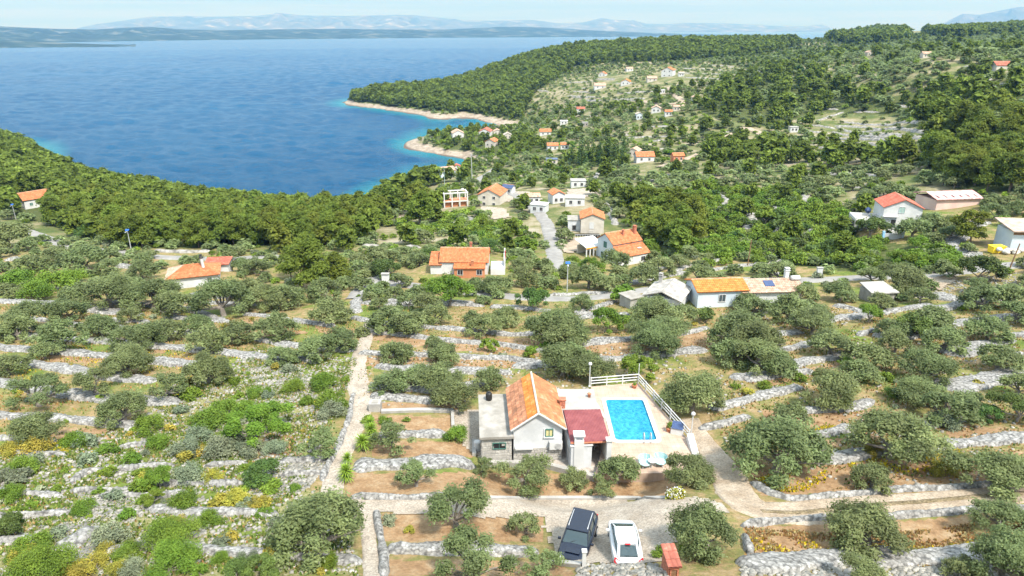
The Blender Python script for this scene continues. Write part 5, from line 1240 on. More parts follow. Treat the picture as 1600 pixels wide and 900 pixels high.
M_TYRE = mat('tyre', (.015, .015, .016), rough=.8); M_CARGLASS = mat('car_glass', (.03, .05, .055), rough=.06, spec=.9)
M_NAVY = mat('navy_car_paint', (.004, .008, .022), rough=.22, spec=.7); M_CARW = mat('white_car_paint', (.58, .59, .60), rough=.3, spec=.6)
M_LAMP = mat('headlight_glass', (.7, .72, .75), rough=.15, spec=.8); M_TAIL = mat('tail_light', (.5, .01, .015), rough=.2, spec=.6); M_TRIM = mat('dark_trim', (.02, .02, .022), rough=.5)
# dark blue car, nose towards the viewer (local -y is the nose)
g_ = G(903, 855); a_, b_ = G(921, 812), G(891, 872)
suv = thing('parked_car', 'dark navy blue estate like off road car parked nose down on the gravel', 'car', g_+Vector((0, 0, .06)), math.atan2(a_.y-b_.y, a_.x-b_.x)-math.pi/2)
suv['label'] = 'dark navy blue off road car parked at an angle left of the white car'
V, F = ring_loft([(-2.12, .66, .42, .72, .76, .5), (-2.0, .84, .34, .84, .92, .66), (-1.3, .92, .3, .96, 1.04, .72), (-.85, .93, .3, 1.0, 1.1, .74), (.6, .93, .3, 1.02, 1.08, .78), (1.7, .92, .32, 1.04, 1.1, .78), (2.1, .86, .38, 1.02, 1.06, .7), (2.2, .74, .46, .9, .95, .6)])
sub(MB().add(V, F).build('body', M_NAVY, suv))
gh = [(-1.0, .80, 1.02, .78), (-.35, .80, 1.58, .62), (1.3, .80, 1.62, .62), (1.95, .78, 1.05, .72)]
def cabin(par, pts, base, roofm, hb, ht, over=.03):
    """pts: y of cowl, windscreen top, rear roof, tail; glass box with pillars and a separate roof skin"""
    y0, y1, y2, y3, z0, z1 = pts
    V = [(-hb, y0, z0), (hb, y0, z0), (ht, y1, z1), (-ht, y1, z1), (-ht, y2, z1), (ht, y2, z1), (hb*.96, y3, z0), (-hb*.96, y3, z0)]
    MB().add(V, [(0, 1, 2, 3), (4, 5, 6, 7), (0, 3, 4, 7), (1, 6, 5, 2), (3, 2, 5, 4), (0, 7, 6, 1)]).build('windows', M_CARGLASS, par, bevel=.04)
    p = MB()
    for s in (-1, 1):
        p.tube([(s*hb, y0, z0), (s*ht, y1, z1)], .035, 5); p.tube([(s*ht, y2, z1), (s*hb*.96, y3, z0)], .06, 5)
        p.tube([(s*(ht+.005), y1, z1), (s*(ht+.005), y2, z1)], .035, 5)
        for f in (.36, .7): p.tube([(s*(hb+.005), y0+(y3-y0)*f, z0), (s*(ht+.005), y0+(y3-y0)*f, z1)], .03, 5)
    p.build('pillars', roofm, par)
    r = MB().box((0, (y1+y2)/2, z1-.02), (ht*2+.10, y2-y1+.16, .14)).build('roof', roofm, par, bevel=.06)
    return r
cabin(suv, (-1.05, -.42, 1.55, 2.02, 1.02, 1.62), 0, M_NAVY, .82, .66)
for s in (-1, 1): MB().tube([(s*.6, -.2, 1.66), (s*.6, -.1, 1.72), (s*.6, 1.3, 1.72), (s*.6, 1.4, 1.66)], .025, 5).build('roof_rail', M_METAL, suv)
for s in (-1, 1):
    MB().box((s*.62, -2.04, .74), (.36, .2, .2)).build('headlight', M_LAMP, suv, bevel=.04); MB().box((s*.72, 2.13, .88), (.2, .14, .3)).build('tail_light', M_TAIL, suv, bevel=.03)
    MB().box((s*1.03, -.8, 1.08), (.2, .14, .14)).build('mirror', M_NAVY, suv, bevel=.03)
MB().box((0, -2.13, .68), (.75, .08, .2)).build('grille', M_TRIM, suv); MB().box((0, -2.08, .42), (1.5, .2, .2)).build('bumper', M_TRIM, suv, bevel=.04)
MB().box((0, -1.55, 1.03), (.9, .5, .03)).build('bonnet_rise', M_NAVY, suv, bevel=.012); MB().tube([(-.3, -1.0, 1.1), (.35, -.72, 1.28)], .012, 4).build('wiper', M_TRIM, suv)
wheels(suv, .94, -1.35, 1.32, .36)
# white hatchback, tail towards the viewer (local +y is the tail, turned round)
g_ = G(975, 860)
wc = thing('parked_car', 'white rounded three door car parked tail first on the gravel beside the blue one', 'car', g_+Vector((0, 0, .06)), math.pi-.03)
V, F = ring_loft([(-2.02, .5, .32, .5, .54, .38), (-1.84, .8, .26, .66, .72, .6), (-1.1, .88, .24, .84, .9, .68), (-.5, .89, .24, .92, .97, .7), (.7, .90, .24, .96, 1.0, .7), (1.5, .89, .26, .98, 1.04, .68), (1.95, .80, .32, .96, 1.0, .58), (2.08, .66, .40, .84, .88, .5)])
sub(MB().add(V, F).build('body', M_CARW, wc))
V, F = ring_loft([(-1.25, .72, .86, .9, .93, .6), (-.35, .74, .88, 1.28, 1.36, .55), (.4, .74, .9, 1.36, 1.44, .53), (1.1, .72, .9, 1.24, 1.34, .5), (1.75, .62, .9, .98, 1.02, .44)])
sub(MB().add(V, F).build('windows', M_CARGLASS, wc))
V, F = ring_loft([(-.42, .56, 1.31, 1.36, 1.385, .46), (.0, .59, 1.36, 1.42, 1.455, .48), (.6, .58, 1.36, 1.42, 1.46, .46), (1.08, .54, 1.28, 1.34, 1.375, .44)])
sub(MB().add(V, F).build('roof', M_CARW, wc)); p = MB()
for s in (-1, 1): p.tube([(s*.66, -1.2, .96), (s*.54, -.38, 1.36)], .045, 6); p.tube([(s*.52, 1.05, 1.34), (s*.60, 1.78, 1.0)], .09, 6); p.tube([(s*.6, -.38, 1.36), (s*.6, .5, 1.40), (s*.53, 1.08, 1.33)], .05, 6)
p.build('pillars', M_CARW, wc, True)
for s in (-1, 1):
    quadp('tail_light', ((s*.50, 1.96, .93), (s*.78, 1.72, .99), (s*.84, 1.86, .74), (s*.62, 2.06, .72)), M_TAIL, wc, -.06 if s > 0 else .06)
    MB().box((s*.58, -1.86, .54), (.24, .14, .1)).build('headlight', M_LAMP, wc, bevel=.03)
    MB().box((s*.99, -.55, .98), (.2, .14, .13)).build('mirror', M_CARW, wc, bevel=.03)
MB().box((0, 2.07, .62), (.5, .04, .12)).build('number_plate', M_CREAM, wc); MB().box((0, 1.98, .36), (1.2, .16, .14)).build('bumper', M_TRIM, wc, bevel=.03)
MB().box((0, 1.12, 1.40), (.3, .1, .03)).build('brake_light', M_TAIL, wc)
wheels(wc, .85, -1.2, 1.25, .32)

# ------------------------------------------------------------------ plants
def unit(v): return v/(np.linalg.norm(v, axis=-1, keepdims=True)+1e-9)
def leaves(blobs, n, size, r_, elong=1.7, shell=(.35, 1.08), up=.35, down=-.5, tvar=.16, flat=1.0, spray=.08):
    """n leaf clumps spread through the outer part of the blobs (x, y, z, radius)"""
    B_ = np.array(blobs); wgt = B_[:, 3]**2; k = r_.choice(len(B_), n, p=wgt/wgt.sum())
    d = unit(r_.normal(size=(n, 3))); d[:, 2] = np.where(d[:, 2] < down, -d[:, 2], d[:, 2])
    rad = r_.uniform(shell[0]**2, shell[1]**2, n)**.5; rad = np.where(r_.random(n) < spray, r_.uniform(1.0, 1.6, n), rad)
    # broken surface: lumps inside each blob
    c = B_[k, :3]+d*(B_[k, 3]*rad)[:, None]*np.array([1, 1, flat])
    nrm = unit(d*.7+r_.normal(size=(n, 3))*.6+np.array([0, 0, up+.35]))
    t = unit(np.cross(nrm, r_.normal(size=(n, 3)))); b = np.cross(nrm, t)
    s = size*r_.uniform(.6, 1.35, n)[:, None]
    a1, b1 = t*s*elong*.5, b*s*.5
    V = np.stack([c-a1-b1*.35, c-a1*.1-b1, c+a1, c-a1*.05+b1], 1).reshape(-1, 3)
    F = np.arange(n*4).reshape(n, 4)
    bt = r_.uniform(1-tvar, 1+tvar, len(B_))[k]*r_.uniform(.82, 1.18, n)
    return V, F, np.repeat(bt, 4)
def blobs_olive(r_, n=24, sparse=False, tall=1.0):
    out = []; gap = r_.uniform(0, 6.28); ex = r_.uniform(.82, 1.12)
    for i in range(n):
        a = i*2.399+r_.uniform(-.5, .5); q = math.sqrt((i+.5)/n)
        if abs((a-gap+math.pi) % (2*math.pi)-math.pi) < .5 and q > .45: continue
        if r_.random() < .13: continue
        rr = .74*q*r_.uniform(.72, 1.22)
        z = (.60+.48*math.sqrt(max(0, 1-q*q*.85))*r_.uniform(.6, 1.2)-.14*q)*tall
        out.append((rr*math.cos(a)*ex, rr*math.sin(a)/ex, z, r_.uniform(.12, .28)*(.85 if sparse else 1)))
    for i in range(n//4):
        a = r_.uniform(0, 6.28); out.append((.72*math.cos(a), .72*math.sin(a), r_.uniform(.36, .5)*tall, r_.uniform(.13, .22)))
    return out
def blobs_pine(r_, n=16, h=1.9):
    out = []; lx, ly = r_.uniform(-.12, .12, 2)
    for i in range(n):
        z = .45+(h-.6)*(i/(n-1)); rr = (.62*(1-((z-.9)/h)**2*1.1))*r_.uniform(.4, 1.0); rr = max(rr, .06) if i < n-2 else .05
        a = i*2.4+r_.uniform(-.5, .5)
        out.append((rr*math.cos(a)+lx*z, rr*math.sin(a)+ly*z, z, r_.uniform(.24, .42)*(1.1-.35*i/n)))
    return out
def blobs_shrub(r_, n=12):
    out = []
    for i in range(n):
        a = r_.uniform(0, 6.28); rr = .72*math.sqrt(r_.uniform(0, 1)); out.append((rr*math.cos(a), rr*math.sin(a), .22+.42*(1-rr)*r_.uniform(.6, 1.4), r_.uniform(.26, .42)))
    return out
def blobs_column(r_, h=4.5):
    return [(r_.uniform(-.25, .25)*(1-z/h), r_.uniform(-.25, .25)*(1-z/h), z, .55*(1-(z/h)**2*.7)) for z in np.linspace(.4, h, 16)]
def limbs(blobs, r_, th=.07, base=(0, 0), k=6, fork=.28, lean=.1, twist=.08):
    mb = MB(); bx, by = r_.uniform(-lean, lean, 2)
    f = Vector((bx, by, fork)); mb.tube([(0, 0, -.12), (bx*.4, by*.4, fork*.5), f], [th*1.5, th*1.1, th], 8)
    idx = r_.choice(len(blobs), min(k, len(blobs)), replace=False)
    for i in idx:
        b = Vector(blobs[i][:3]); m = f.lerp(b, .5)+Vector(r_.uniform(-twist, twist, 3)); m.z -= .05
        mb.tube([f, m, b], [th*.62, th*.42, th*.15], 5)
        for _ in range(2):
            e = b+Vector(r_.uniform(-.22, .22, 3)); mb.tube([m, m.lerp(e, .55)+Vector(r_.uniform(-.05, .05, 3)), e], [th*.3, th*.2, th*.08], 4)
    return mb
PROTO = {}
def make_proto(kind, lod, v):
    key = (kind, lod, v)
    if key in PROTO: return PROTO[key]
    r_ = np.random.default_rng(abs(hash((len(kind)*7+ord(kind[0])+ord(kind[-1]), v))) % 99991)
    N_, S_ = {0: (21000, .034), 1: (7000, .056), 2: (1500, .135), 3: (430, .235), 4: (120, .40)}[lod]
    if kind == 'olive': bl = blobs_olive(r_, 30); N_ = int(N_*.66); m, bark = M_OLIVE, M_BARK; args = dict(elong=2.2, tvar=.26, spray=.24)
    elif kind == 'sparse_olive': bl = blobs_olive(r_, 15, True, 1.15); N_ = int(N_*.36); m, bark = M_OLIVE, M_BARK; args = dict(elong=2.1, spray=.25)
    elif kind == 'bright': bl = blobs_olive(r_, 15, False, 1.1); m, bark = M_SHRUB, M_BARK; args = dict(elong=1.3)
    elif kind == 'dark': bl = blobs_olive(r_, 15, False, 1.0); m, bark = M_DKTREE, M_BARK; args = dict(elong=1.3)
    elif kind == 'pine': bl = blobs_pine(r_, 16); m, bark = M_PINE, M_PBARK; args = dict(elong=2.2, flat=.62, up=.6)
    elif kind == 'column': bl = blobs_column(r_); m, bark = M_DKTREE, M_PBARK; args = dict(elong=1.5); S_ *= .9
    elif kind == 'shrub': bl = blobs_shrub(r_); m, bark = M_SHRUB, M_BARK; args = dict(elong=1.3); N_ = int(N_*.75)
    elif kind == 'grey_shrub': bl = blobs_shrub(r_); m, bark = M_SHRUB_G, M_BARK; args = dict(elong=1.6); N_ = int(N_*.6)
    elif kind == 'yellow_shrub': bl = blobs_shrub(r_, 9); m, bark = M_YSHRUB, M_BARK; args = dict(elong=1.4); N_ = int(N_*.6)
    V, F, T = leaves(bl, N_, S_, r_, **args)
    ext = np.percentile(np.abs(V[:, 0]), 99.3); V = V/ext; fz = .82 if 'olive' in kind or kind in ('bright', 'dark') else 1; V[:, 2] *= fz; bl = [(b[0]/ext, b[1]/ext, b[2]/ext*fz, b[3]/ext) for b in bl]
    crown = np_mesh(kind+'_crown', V, F, m, tint=T)
    trunk = None
    if lod <= 3:
        pine = kind in ('pine', 'column')
        mb = limbs(bl, r_, .045 if pine else (.075 if 'olive' in kind else .05), k={0: 9, 1: 6, 2: 4, 3: 3}[lod], fork=(.9 if pine else .3) if 'shrub' not in kind else .12)
        trunk = bpy.data.meshes.new(kind+'_trunk'); trunk.from_pydata(mb.v, [], mb.f); trunk.materials.append(bark)
    PROTO[key] = (crown, trunk, V, F, T, m); return PROTO[key]
HGT = {'olive': 1.35, 'sparse_olive': 1.5, 'bright': 1.4, 'dark': 1.35, 'pine': 2.2, 'column': 4.6, 'shrub': .85, 'grey_shrub': .85, 'yellow_shrub': .8}
KIND = {'olive': ('olive_tree', 'olive tree', 'tree', 'silvery green'), 'sparse_olive': ('olive_tree', 'olive tree', 'tree', 'thinly leaved'), 'bright': ('broadleaf_tree', 'leafy tree', 'tree', 'bright green'),
        'dark': ('broadleaf_tree', 'round tree', 'tree', 'dark green'), 'pine': ('pine_tree', 'pine', 'tree', 'dark green'), 'column': ('cypress_tree', 'cypress', 'tree', 'tall dark'),
        'shrub': ('shrub', 'shrub', 'shrub', 'bright green'), 'grey_shrub': ('shrub', 'shrub', 'shrub', 'grey green'), 'yellow_shrub': ('shrub', 'shrub', 'shrub', 'yellow green')}
def lod_of(wpx): return 0 if wpx > 78 else 1 if wpx > 36 else 2 if wpx > 17 else 3 if wpx > 8.5 else 4
PLANTS = []                                           # kind, x, y, z, radius, width in px, zone label or None
TREES = '''olive|500,815,160 715,610,84 690,583,92 622,548,58 609,592,60 690,545,46 655,583,50 765,590,48 878,510,100 880,558,92 928,571,82 1020,527,85 1022,492,86 1080,605,115 1160,510,112 1182,552,90 1145,545,70 1210,690,150 1237,648,62 1268,497,82 1295,532,75 1295,602,98 1350,552,78 1393,510,52 1398,533,55 1450,497,74 1477,525,75 1543,510,62 1445,568,86 1558,552,76 1432,602,86 1390,668,155 1362,738,75 1545,722,122 1350,818,128 1560,800,92 1565,862,132 1343,888,88 1500,885,60 1098,822,126 1072,727,90 965,732,72 897,744,48 1212,566,62
olive|30,512,60 100,522,78 72,548,42 160,510,52 220,520,82 200,556,88 325,527,72 328,573,82 375,517,56 15,567,60 62,664,92 195,634,84 15,368,60 42,382,30 50,410,50 5,414,30 95,395,50 137,402,60 172,398,34 170,414,40 200,403,25 222,420,50 225,402,30 250,412,25 125,459,60 175,452,90 240,454,92 275,472,62 108,482,60 50,492,80 155,504,50 207,492,40 262,512,60 310,504,46 350,462,102 390,452,60 370,389,30 362,399,30 378,413,40 398,416,40
olive|420,457,80 450,462,60 507,452,58 517,482,72 433,508,66 535,527,60 565,517,26 495,543,56 442,553,50 577,463,26 592,473,30 607,498,62 635,502,62 670,472,50 683,490,50 740,492,32 755,506,60 790,492,50 755,467,26 620,547,50 677,533,30 695,553,46 745,442,40 775,442,50 562,406,30 590,420,30 815,412,40 855,441,32 820,432,46 850,412,30 888,421,40 920,431,60 952,444,36 960,406,50 907,471,40 868,507,102 1020,399,30 1030,416,46 1007,429,50 1062,406,40 1095,411,26 1090,426,44 1147,419,30 1190,419,36 1080,448,32 1015,477,60 1062,488,56 1032,513,82 1172,473,60 1175,528,100 887,553,76
olive|1312,453,52 1360,428,44 1400,431,82 1437,461,40 1375,468,44 1250,458,46 1232,481,70 1262,483,60 1452,493,74 1535,461,70 1575,462,60 1590,485,60 1215,423,56 1425,356,50 1457,346,56 1487,349,50 1460,373,32 1590,600,62 1507,628,60 1262,697,60 1340,576,60
sparse_olive|650,737,74 615,686,56 62,606,92 150,592,82 265,602,60 820,732,96 712,790,112 745,872,130 846,872,70 755,727,40 822,815,62 500,690,72 1475,640,70 640,470,40 940,765,40 683,555,30
dark|605,417,52 832,467,54 762,382,46 1102,493,36 1528,420,66 1360,352,56 410,732,60 410,880,62 370,886,72 1545,644,46 1587,634,80 1430,508,60 15,815,62 670,395,40
bright|702,457,66 947,502,52 1355,491,40 765,538,30 972,460,34 832,548,24 400,662,100 857,541,22 996,574,54 920,413,46 250,748,42 240,775,42 1320,565,40 432,650,60
shrub|715,679,44 505,596,52 115,686,52 170,700,36 232,662,56 300,615,36 325,656,62 170,736,32 35,727,56 290,782,62 272,832,92 268,872,102 70,882,102 50,850,60 1195,600,30 1250,590,26 1440,600,40 1395,612,40 1020,575,20 660,400,26 600,655,26 575,655,26 635,655,16 1032,862,34 1068,857,20 30,440,62 80,442,72 110,432,52 60,455,60 130,455,40 1375,425,30 520,625,60 350,640,60 250,690,40 460,600,50 405,610,40 385,640,50 300,740,40 20,770,50 345,870,40
grey_shrub|300,737,60 175,837,62 520,640,50 340,700,60 365,690,50 610,811,30 290,700,56 210,890,50 395,700,50 310,680,50 430,700,40 385,870,40 1475,655,50
yellow_shrub|370,778,46 345,782,36 400,785,40 150,880,56 120,893,50 360,840,30 190,890,40 1360,700,40 1470,730,44 1500,725,30 20,700,40 60,695,50 45,600,30 1055,771,32 640,826,22 230,893,30 415,783,30 860,556,20'''
def add_plant(kind, px, py, wpx, zone=None, base=None):
    f = {'pine': .9, 'column': 1.6}.get(kind, .40 if 'shrub' not in kind else .26)
    b = G(px, py+wpx*f*.78)
    d = DEP(b); PLANTS.append([kind, b.x, b.y, b.z, wpx/2*d/FPX*(.9 if 'shrub' in kind else .90 if wpx > 70 else 1.0), wpx, zone, px, py])
for row in TREES.splitlines():
    k, q = row.split('|')
    for x, y, w_ in pl(q) if False else [tuple(map(float, t.split(','))) for t in q.split()]: add_plant(k, x, y, w_)
PINES = '490,390,62 455,395,40 530,405,40 440,360,34 560,345,30 545,360,34 575,330,36 640,300,34 655,310,40 662,290,40 610,300,36 625,280,30 590,305,30 675,305,30 690,300,24 600,320,30 650,275,28 680,262,26 665,268,24 700,300,20 480,365,40 510,350,34 700,262,22 725,262,22'
for t in PINES.split(): x, y, w_ = map(float, t.split(',')); b = G(x, y+w_*1.0); d = DEP(b); PLANTS.append(['pine', b.x, b.y, b.z, w_/2*d/FPX, w_, 'shore', x, y])
# cypress clump and pines of the middle distance, then everything the zones hold
TAKEN = [(p[1], p[2], p[4]) for p in PLANTS]
for i in range(26):
    x = 890+i*3.6+random.uniform(-1, 1); b = G(x, 258+random.uniform(-4, 4)); d = DEP(b); wq = random.uniform(8, 13); PLANTS.append(['column' if i % 3 else 'pine', b.x, b.y, b.z, wq/2*d/FPX*(1 if i % 3 else 1.6), wq, 'cypress', x, 240])
ROADS_PX = [(pl('-60,350 0,352 60,368 150,391 260,403 400,402 560,420'), 2.2), (pl('555,467 590,440 700,452 800,464 950,463 1000,455 1100,441 1250,438 1440,432 1640,412'), 2.2), (pl('872,425 862,375 840,330 800,303 752,287 750,279 775,262'), 7), (pl('880,440 869,392 850,350 812,318'), 6), (pl('1030,262 1085,245 1135,215 1182,206'), 3), (pl('1492,425 1506,412 1478,392'), 6), (pl('1000,158 1066,160 1045,137'), 2)]
ZONES = [('left', Z_PINE_L, 4.3, {'pine': .93, 'dark': .03, 'shrub': .04}, (2.3, 3.6)), ('headland', Z_HEAD, 5.6, {'pine': .93, 'dark': .07}, (2.1, 4.8)), ('ridge', Z_PINE_T, 8, {'pine': 1}, (3, 6.5)), ('ridge', Z_PINE_T2, 8, {'pine': 1}, (3, 6.5)),
         ('middle', Z_PINE_M, 4.6, {'pine': .8, 'bright': .1, 'shrub': .1}, (2.3, 3.5)), ('right', Z_PINE_R2, 5.2, {'pine': .95, 'shrub': .05}, (2.8, 4.2)), ('right', Z_PINE_R3, 6.4, {'pine': .7, 'olive': .15, 'shrub': .15}, (2.4, 3.6)),
         ('right', Z_PINE_R, 8.6, {'pine': .62, 'dark': .06, 'shrub': .12, 'olive': .20}, (2.2, 4.2)), ('shore', Z_PINE_C, 5.4, {'pine': .7, 'shrub': .2, 'dark': .1}, (2.2, 3.2)), ('cape', Z_HEADL2, 6, {'pine': .5, 'shrub': .5}, (1.8, 2.8)),
         ('scrub', Z_MAQ, 3.3, {'shrub': .72, 'dark': .14, 'pine': .08, 'bright': .06}, (1.2, 2.4)), ('scrub', Z_MAQ2, 3.6, {'shrub': .7, 'dark': .1, 'olive': .1, 'pine': .1}, (1.2, 2.2)),
         ('field', Z_FIELD, 9.0, {'olive': .6, 'shrub': .4}, (1.0, 1.7)), ('terr', Z_TERR, 7.2, {'olive': .6, 'shrub': .4}, (1.3, 2.4)), ('hill', Z_OLV_HILL, 7.0, {'olive': .66, 'shrub': .28, 'pine': .06}, (2.4, 3.6)),
         ('grove', Z_OLV_MID, 6.2, {'olive': .78, 'shrub': .18, 'pine': .04}, (1.8, 2.9))]
r2 = np.random.default_rng(21)
def near_line(px, py, lines, k=1.0):
    m = np.zeros(len(px), bool)
    for P_, w_ in lines:
        for (x0, y0), (x1, y1) in zip(P_[:-1], P_[1:]):
            t = np.clip(((px-x0)*(x1-x0)+(py-y0)*(y1-y0)*6)/((x1-x0)**2+6*(y1-y0)**2+1e-6), 0, 1)
            m |= np.hypot(px-x0-t*(x1-x0), (py-y0-t*(y1-y0))*2.2) < w_*k*1.3
    return m
def scatter(sp, rmin, rmax, sel, mix, rr, zone):
    xs_ = np.arange(-900, 1300, sp); ys_ = np.arange(rmin*.6, rmax, sp); A, B_ = np.meshgrid(xs_, ys_); x = (A+r2.uniform(-.42, .42, A.shape)*sp).ravel(); y = (B_+r2.uniform(-.42, .42, A.shape)*sp).ravel()
    k = (np.abs(x) < y*.86+20) & (np.hypot(x, y) < rmax); x, y = x[k], y[k]; z = H(x, y); k = z > (2.5 if zone != 'cape' else 1.7); x, y, z = x[k], y[k], z[k]
    px, py, d = proj(x, y, z); k = sel(px, py, d); x, y, z, px, py, d = x[k], y[k], z[k], px[k], py[k], d[k]
    k = ~near_line(px, py, ROADS_PX) & ~near_line(px, py-np.where(py > 225, rr[0]*.25*FPX/d, 0), WL, .8)
    for hx_, hy_, hw_ in HOUSES: k &= ~((np.abs(px-hx_) < hw_*.58+1) & (py > hy_-hw_*.28) & (py < hy_+np.maximum(rr[1]*FPX/d*1.1, 3)))
    x, y, z, px, py, d = x[k], y[k], z[k], px[k], py[k], d[k]
    ks = list(mix); kk = r2.choice(len(ks), len(x), p=np.array(list(mix.values()))/sum(mix.values())); rad = r2.uniform(rr[0], rr[1], len(x))
    for i in range(len(x)):
        kd = ks[kk[i]]; r_ = rad[i]*(.62 if 'shrub' in kd and zone not in ('scrub', 'cape') else 1)
        PLANTS.append([kd, x[i], y[i], z[i], r_, 2*r_*FPX/d[i], zone, px[i], py[i]])
WL = [(pl(q_.split('|')[1]), float(q_.split('|')[0])*.55+1.5) for q_ in WALLS.splitlines() if 225 < float(q_.split('|')[1].split()[0].split(',')[1]) < 425]+[(pl(q_.split('|')[1]), 2.2) for q_ in WALLS.splitlines() if float(q_.split('|')[1].split()[0].split(',')[1]) <= 225]
done = []
for zn, poly, sp, mix, rr in ZONES:
    prev = list(done)
    scatter(sp, 90, 2000, lambda px, py, d: in_poly(px, py, poly) & ~np.any([in_poly(px, py, q) for q in prev], axis=0) if prev else in_poly(px, py, poly), mix, rr, zn); done.append(poly)
allz = list(done)
# behind the left frame and the rest of the slopes: loose olives, scrub and pines
scatter(5.9, 110, 1500, lambda px, py, d: (py < 418) & ~np.any([in_poly(px, py, q) for q in allz], axis=0) & (px > -40) & (px < 1660) & (d > 125) & ~((px < 560) & (py > 350)), {'olive': .44, 'shrub': .32, 'bright': .05, 'dark': .06, 'pine': .13}, (1.5, 2.9), 'slope')
scatter(3.4, 60, 200, lambda px, py, d: (py > np.where(px < 600, 345, 385)) & (py < 470) & (px > -30) & (px < 1640), {'olive': .55, 'shrub': .32, 'grey_shrub': .13}, (.9, 1.9), 'slope_near')
_t = np.array(TAKEN); keep = []
for p in PLANTS[len(TAKEN):]:
    if p[6] in ('slope_near', 'slope', 'scrub', 'grove'):
        if (np.hypot(_t[:, 0]-p[1], _t[:, 1]-p[2]) < _t[:, 2]*.75+p[4]*.6).any(): continue
        if p[6] == 'slope_near' and r2.random() < .25: continue
    keep.append(p)
PLANTS = PLANTS[:len(TAKEN)]+keep
# small bushes between the near terraces
for poly, n, mix in ((Z_LL, 95, ('shrub', 'shrub', 'grey_shrub', 'yellow_shrub', 'grey_shrub')), (pl('560,480 1600,480 1600,690 1100,690 1080,560 700,560'), 40, ('grey_shrub', 'yellow_shrub', 'shrub')), (pl('0,480 400,500 540,560 340,600 0,690'), 40, ('yellow_shrub', 'shrub', 'grey_shrub'))):
    c_ = 0
    while c_ < n:
        x, y = r2.uniform(-10, 1610), r2.uniform(480, 905)
        if not in_poly(np.array([x]), np.array([y]), poly)[0]: continue
        b = G(x, y); c_ += 1
        if (np.hypot(_t[:, 0]-b.x, _t[:, 1]-b.y) < _t[:, 2]*.7).any(): continue
        r_ = r2.uniform(.3, .95 if poly is Z_LL else .7); d = DEP(b); PLANTS.append([mix[c_ % len(mix)], b.x, b.y, b.z, r_, 2*r_*FPX/d, 'near', x, y])

# which ones stand as things of their own: the 300 that show largest of each kind
vis = []
for i, p in enumerate(PLANTS):
    if -30 < p[7] < 1630 and -10 < p[8] < 930: vis.append(i)
BUD = {'olive_tree': 290, 'pine_tree': 290, 'shrub': 290, 'broadleaf_tree': 200, 'cypress_tree': 60}
byk = {}
for i in vis: byk.setdefault(KIND[PLANTS[i][0]][0], []).append(i)
single = set()
for k, ids in byk.items(): ids.sort(key=lambda i: -PLANTS[i][5]); single |= set(ids[:BUD[k]])
ZTXT = {'left': ('left slope wood', 'pine wood on the left slope'), 'headland': ('far headland wood', 'headland wood'), 'ridge': ('far ridge wood', 'ridge wood'), 'middle': ('clump beside the stepped orange roof', 'middle clump'),
        'right': ('right hillside pine belt', 'right pine belt'), 'shore': ('shore pines above the bay', 'shore pines'), 'cape': ('small rocky headland', 'small headland growth'), 'scrub': ('wide green scrub', 'green scrub'),
        'field': ('far terraced field', 'terraced field'), 'terr': ('far gravel terraces', 'far terraces'), 'hill': ('far right hillside', 'right hillside'), 'grove': ('grove beyond the scrub', 'grove beyond the scrub'), 'slope': ('slope round the hamlet', 'hamlet slope'), 'slope_near': ('middle roadside', 'roadside growth'),
        'cypress': ('dark clump beyond the hamlet', 'cypress clump')}
_zb = {}
for p in PLANTS:
    if p[6] in ZTXT and 0 < p[7] < 1600: _zb.setdefault(p[6], []).append((p[7], p[8]))
_zb = {k: (np.quantile([a for a, b in v], [.25, .5, .75]), np.quantile([b for a, b in v], [.33, .67])) for k, v in _zb.items()}
def zlabel(size, adj, word, zone, px, py):
    qx, qy = _zb[zone]; c_ = ['left end', 'left of centre', 'right of centre', 'right end'][int(np.searchsorted(qx, px))]; r_ = ['far edge', 'middle depth', 'near edge'][int(np.searchsorted(qy, py))]
    return f'{size} {adj} {word} in the {ZTXT[zone][0]}, {c_}, {r_}'
SIZE = lambda r_: 'broad' if r_ > 2.6 else 'medium' if r_ > 1.5 else 'small'
def put(i):
    k, x, y, z, r_, wpx, zone, px, py = PLANTS[i]; lod = lod_of(wpx); v = int(r2.integers(0, {0: 4, 1: 5, 2: 5, 3: 4, 4: 3}[lod])); rz = r2.uniform(0, 6.28); s = (r_, r_, r_*r2.uniform(.88, 1.12))
    crown, trunk = make_proto(k, lod, v)[:2]; nm_, word, cat, adj = KIND[k]
    if lod <= 2:
        t = bpy.data.objects.new(nm_, None); COL.objects.link(t); t.location = (x, y, z-.03); t.rotation_euler = (r2.uniform(-.07, .07), r2.uniform(-.07, .07), rz); t.scale = (r_*r2.uniform(.9, 1.08), r_*r2.uniform(.9, 1.08), s[2]); t.empty_display_size = .2
        c = bpy.data.objects.new('crown', crown); COL.objects.link(c); c.parent = t
        if trunk: c = bpy.data.objects.new('trunk', trunk); COL.objects.link(c); c.parent = t
    else:
        t = bpy.data.objects.new(nm_, crown); COL.objects.link(t); t.location = (x, y, z-.03); t.rotation_euler = (0, 0, rz); t.scale = s
    t['category'] = cat
    if zone in ZTXT and wpx < 30: t['label'] = zlabel(SIZE(r_), adj, word, zone, px, py); t['group'] = f'{word}s of the {ZTXT[zone][1]}'
    else: NAMED.append((t, (SIZE(r_), adj, word, zone), px, py, wpx, r_))
for i in sorted(single): put(i)
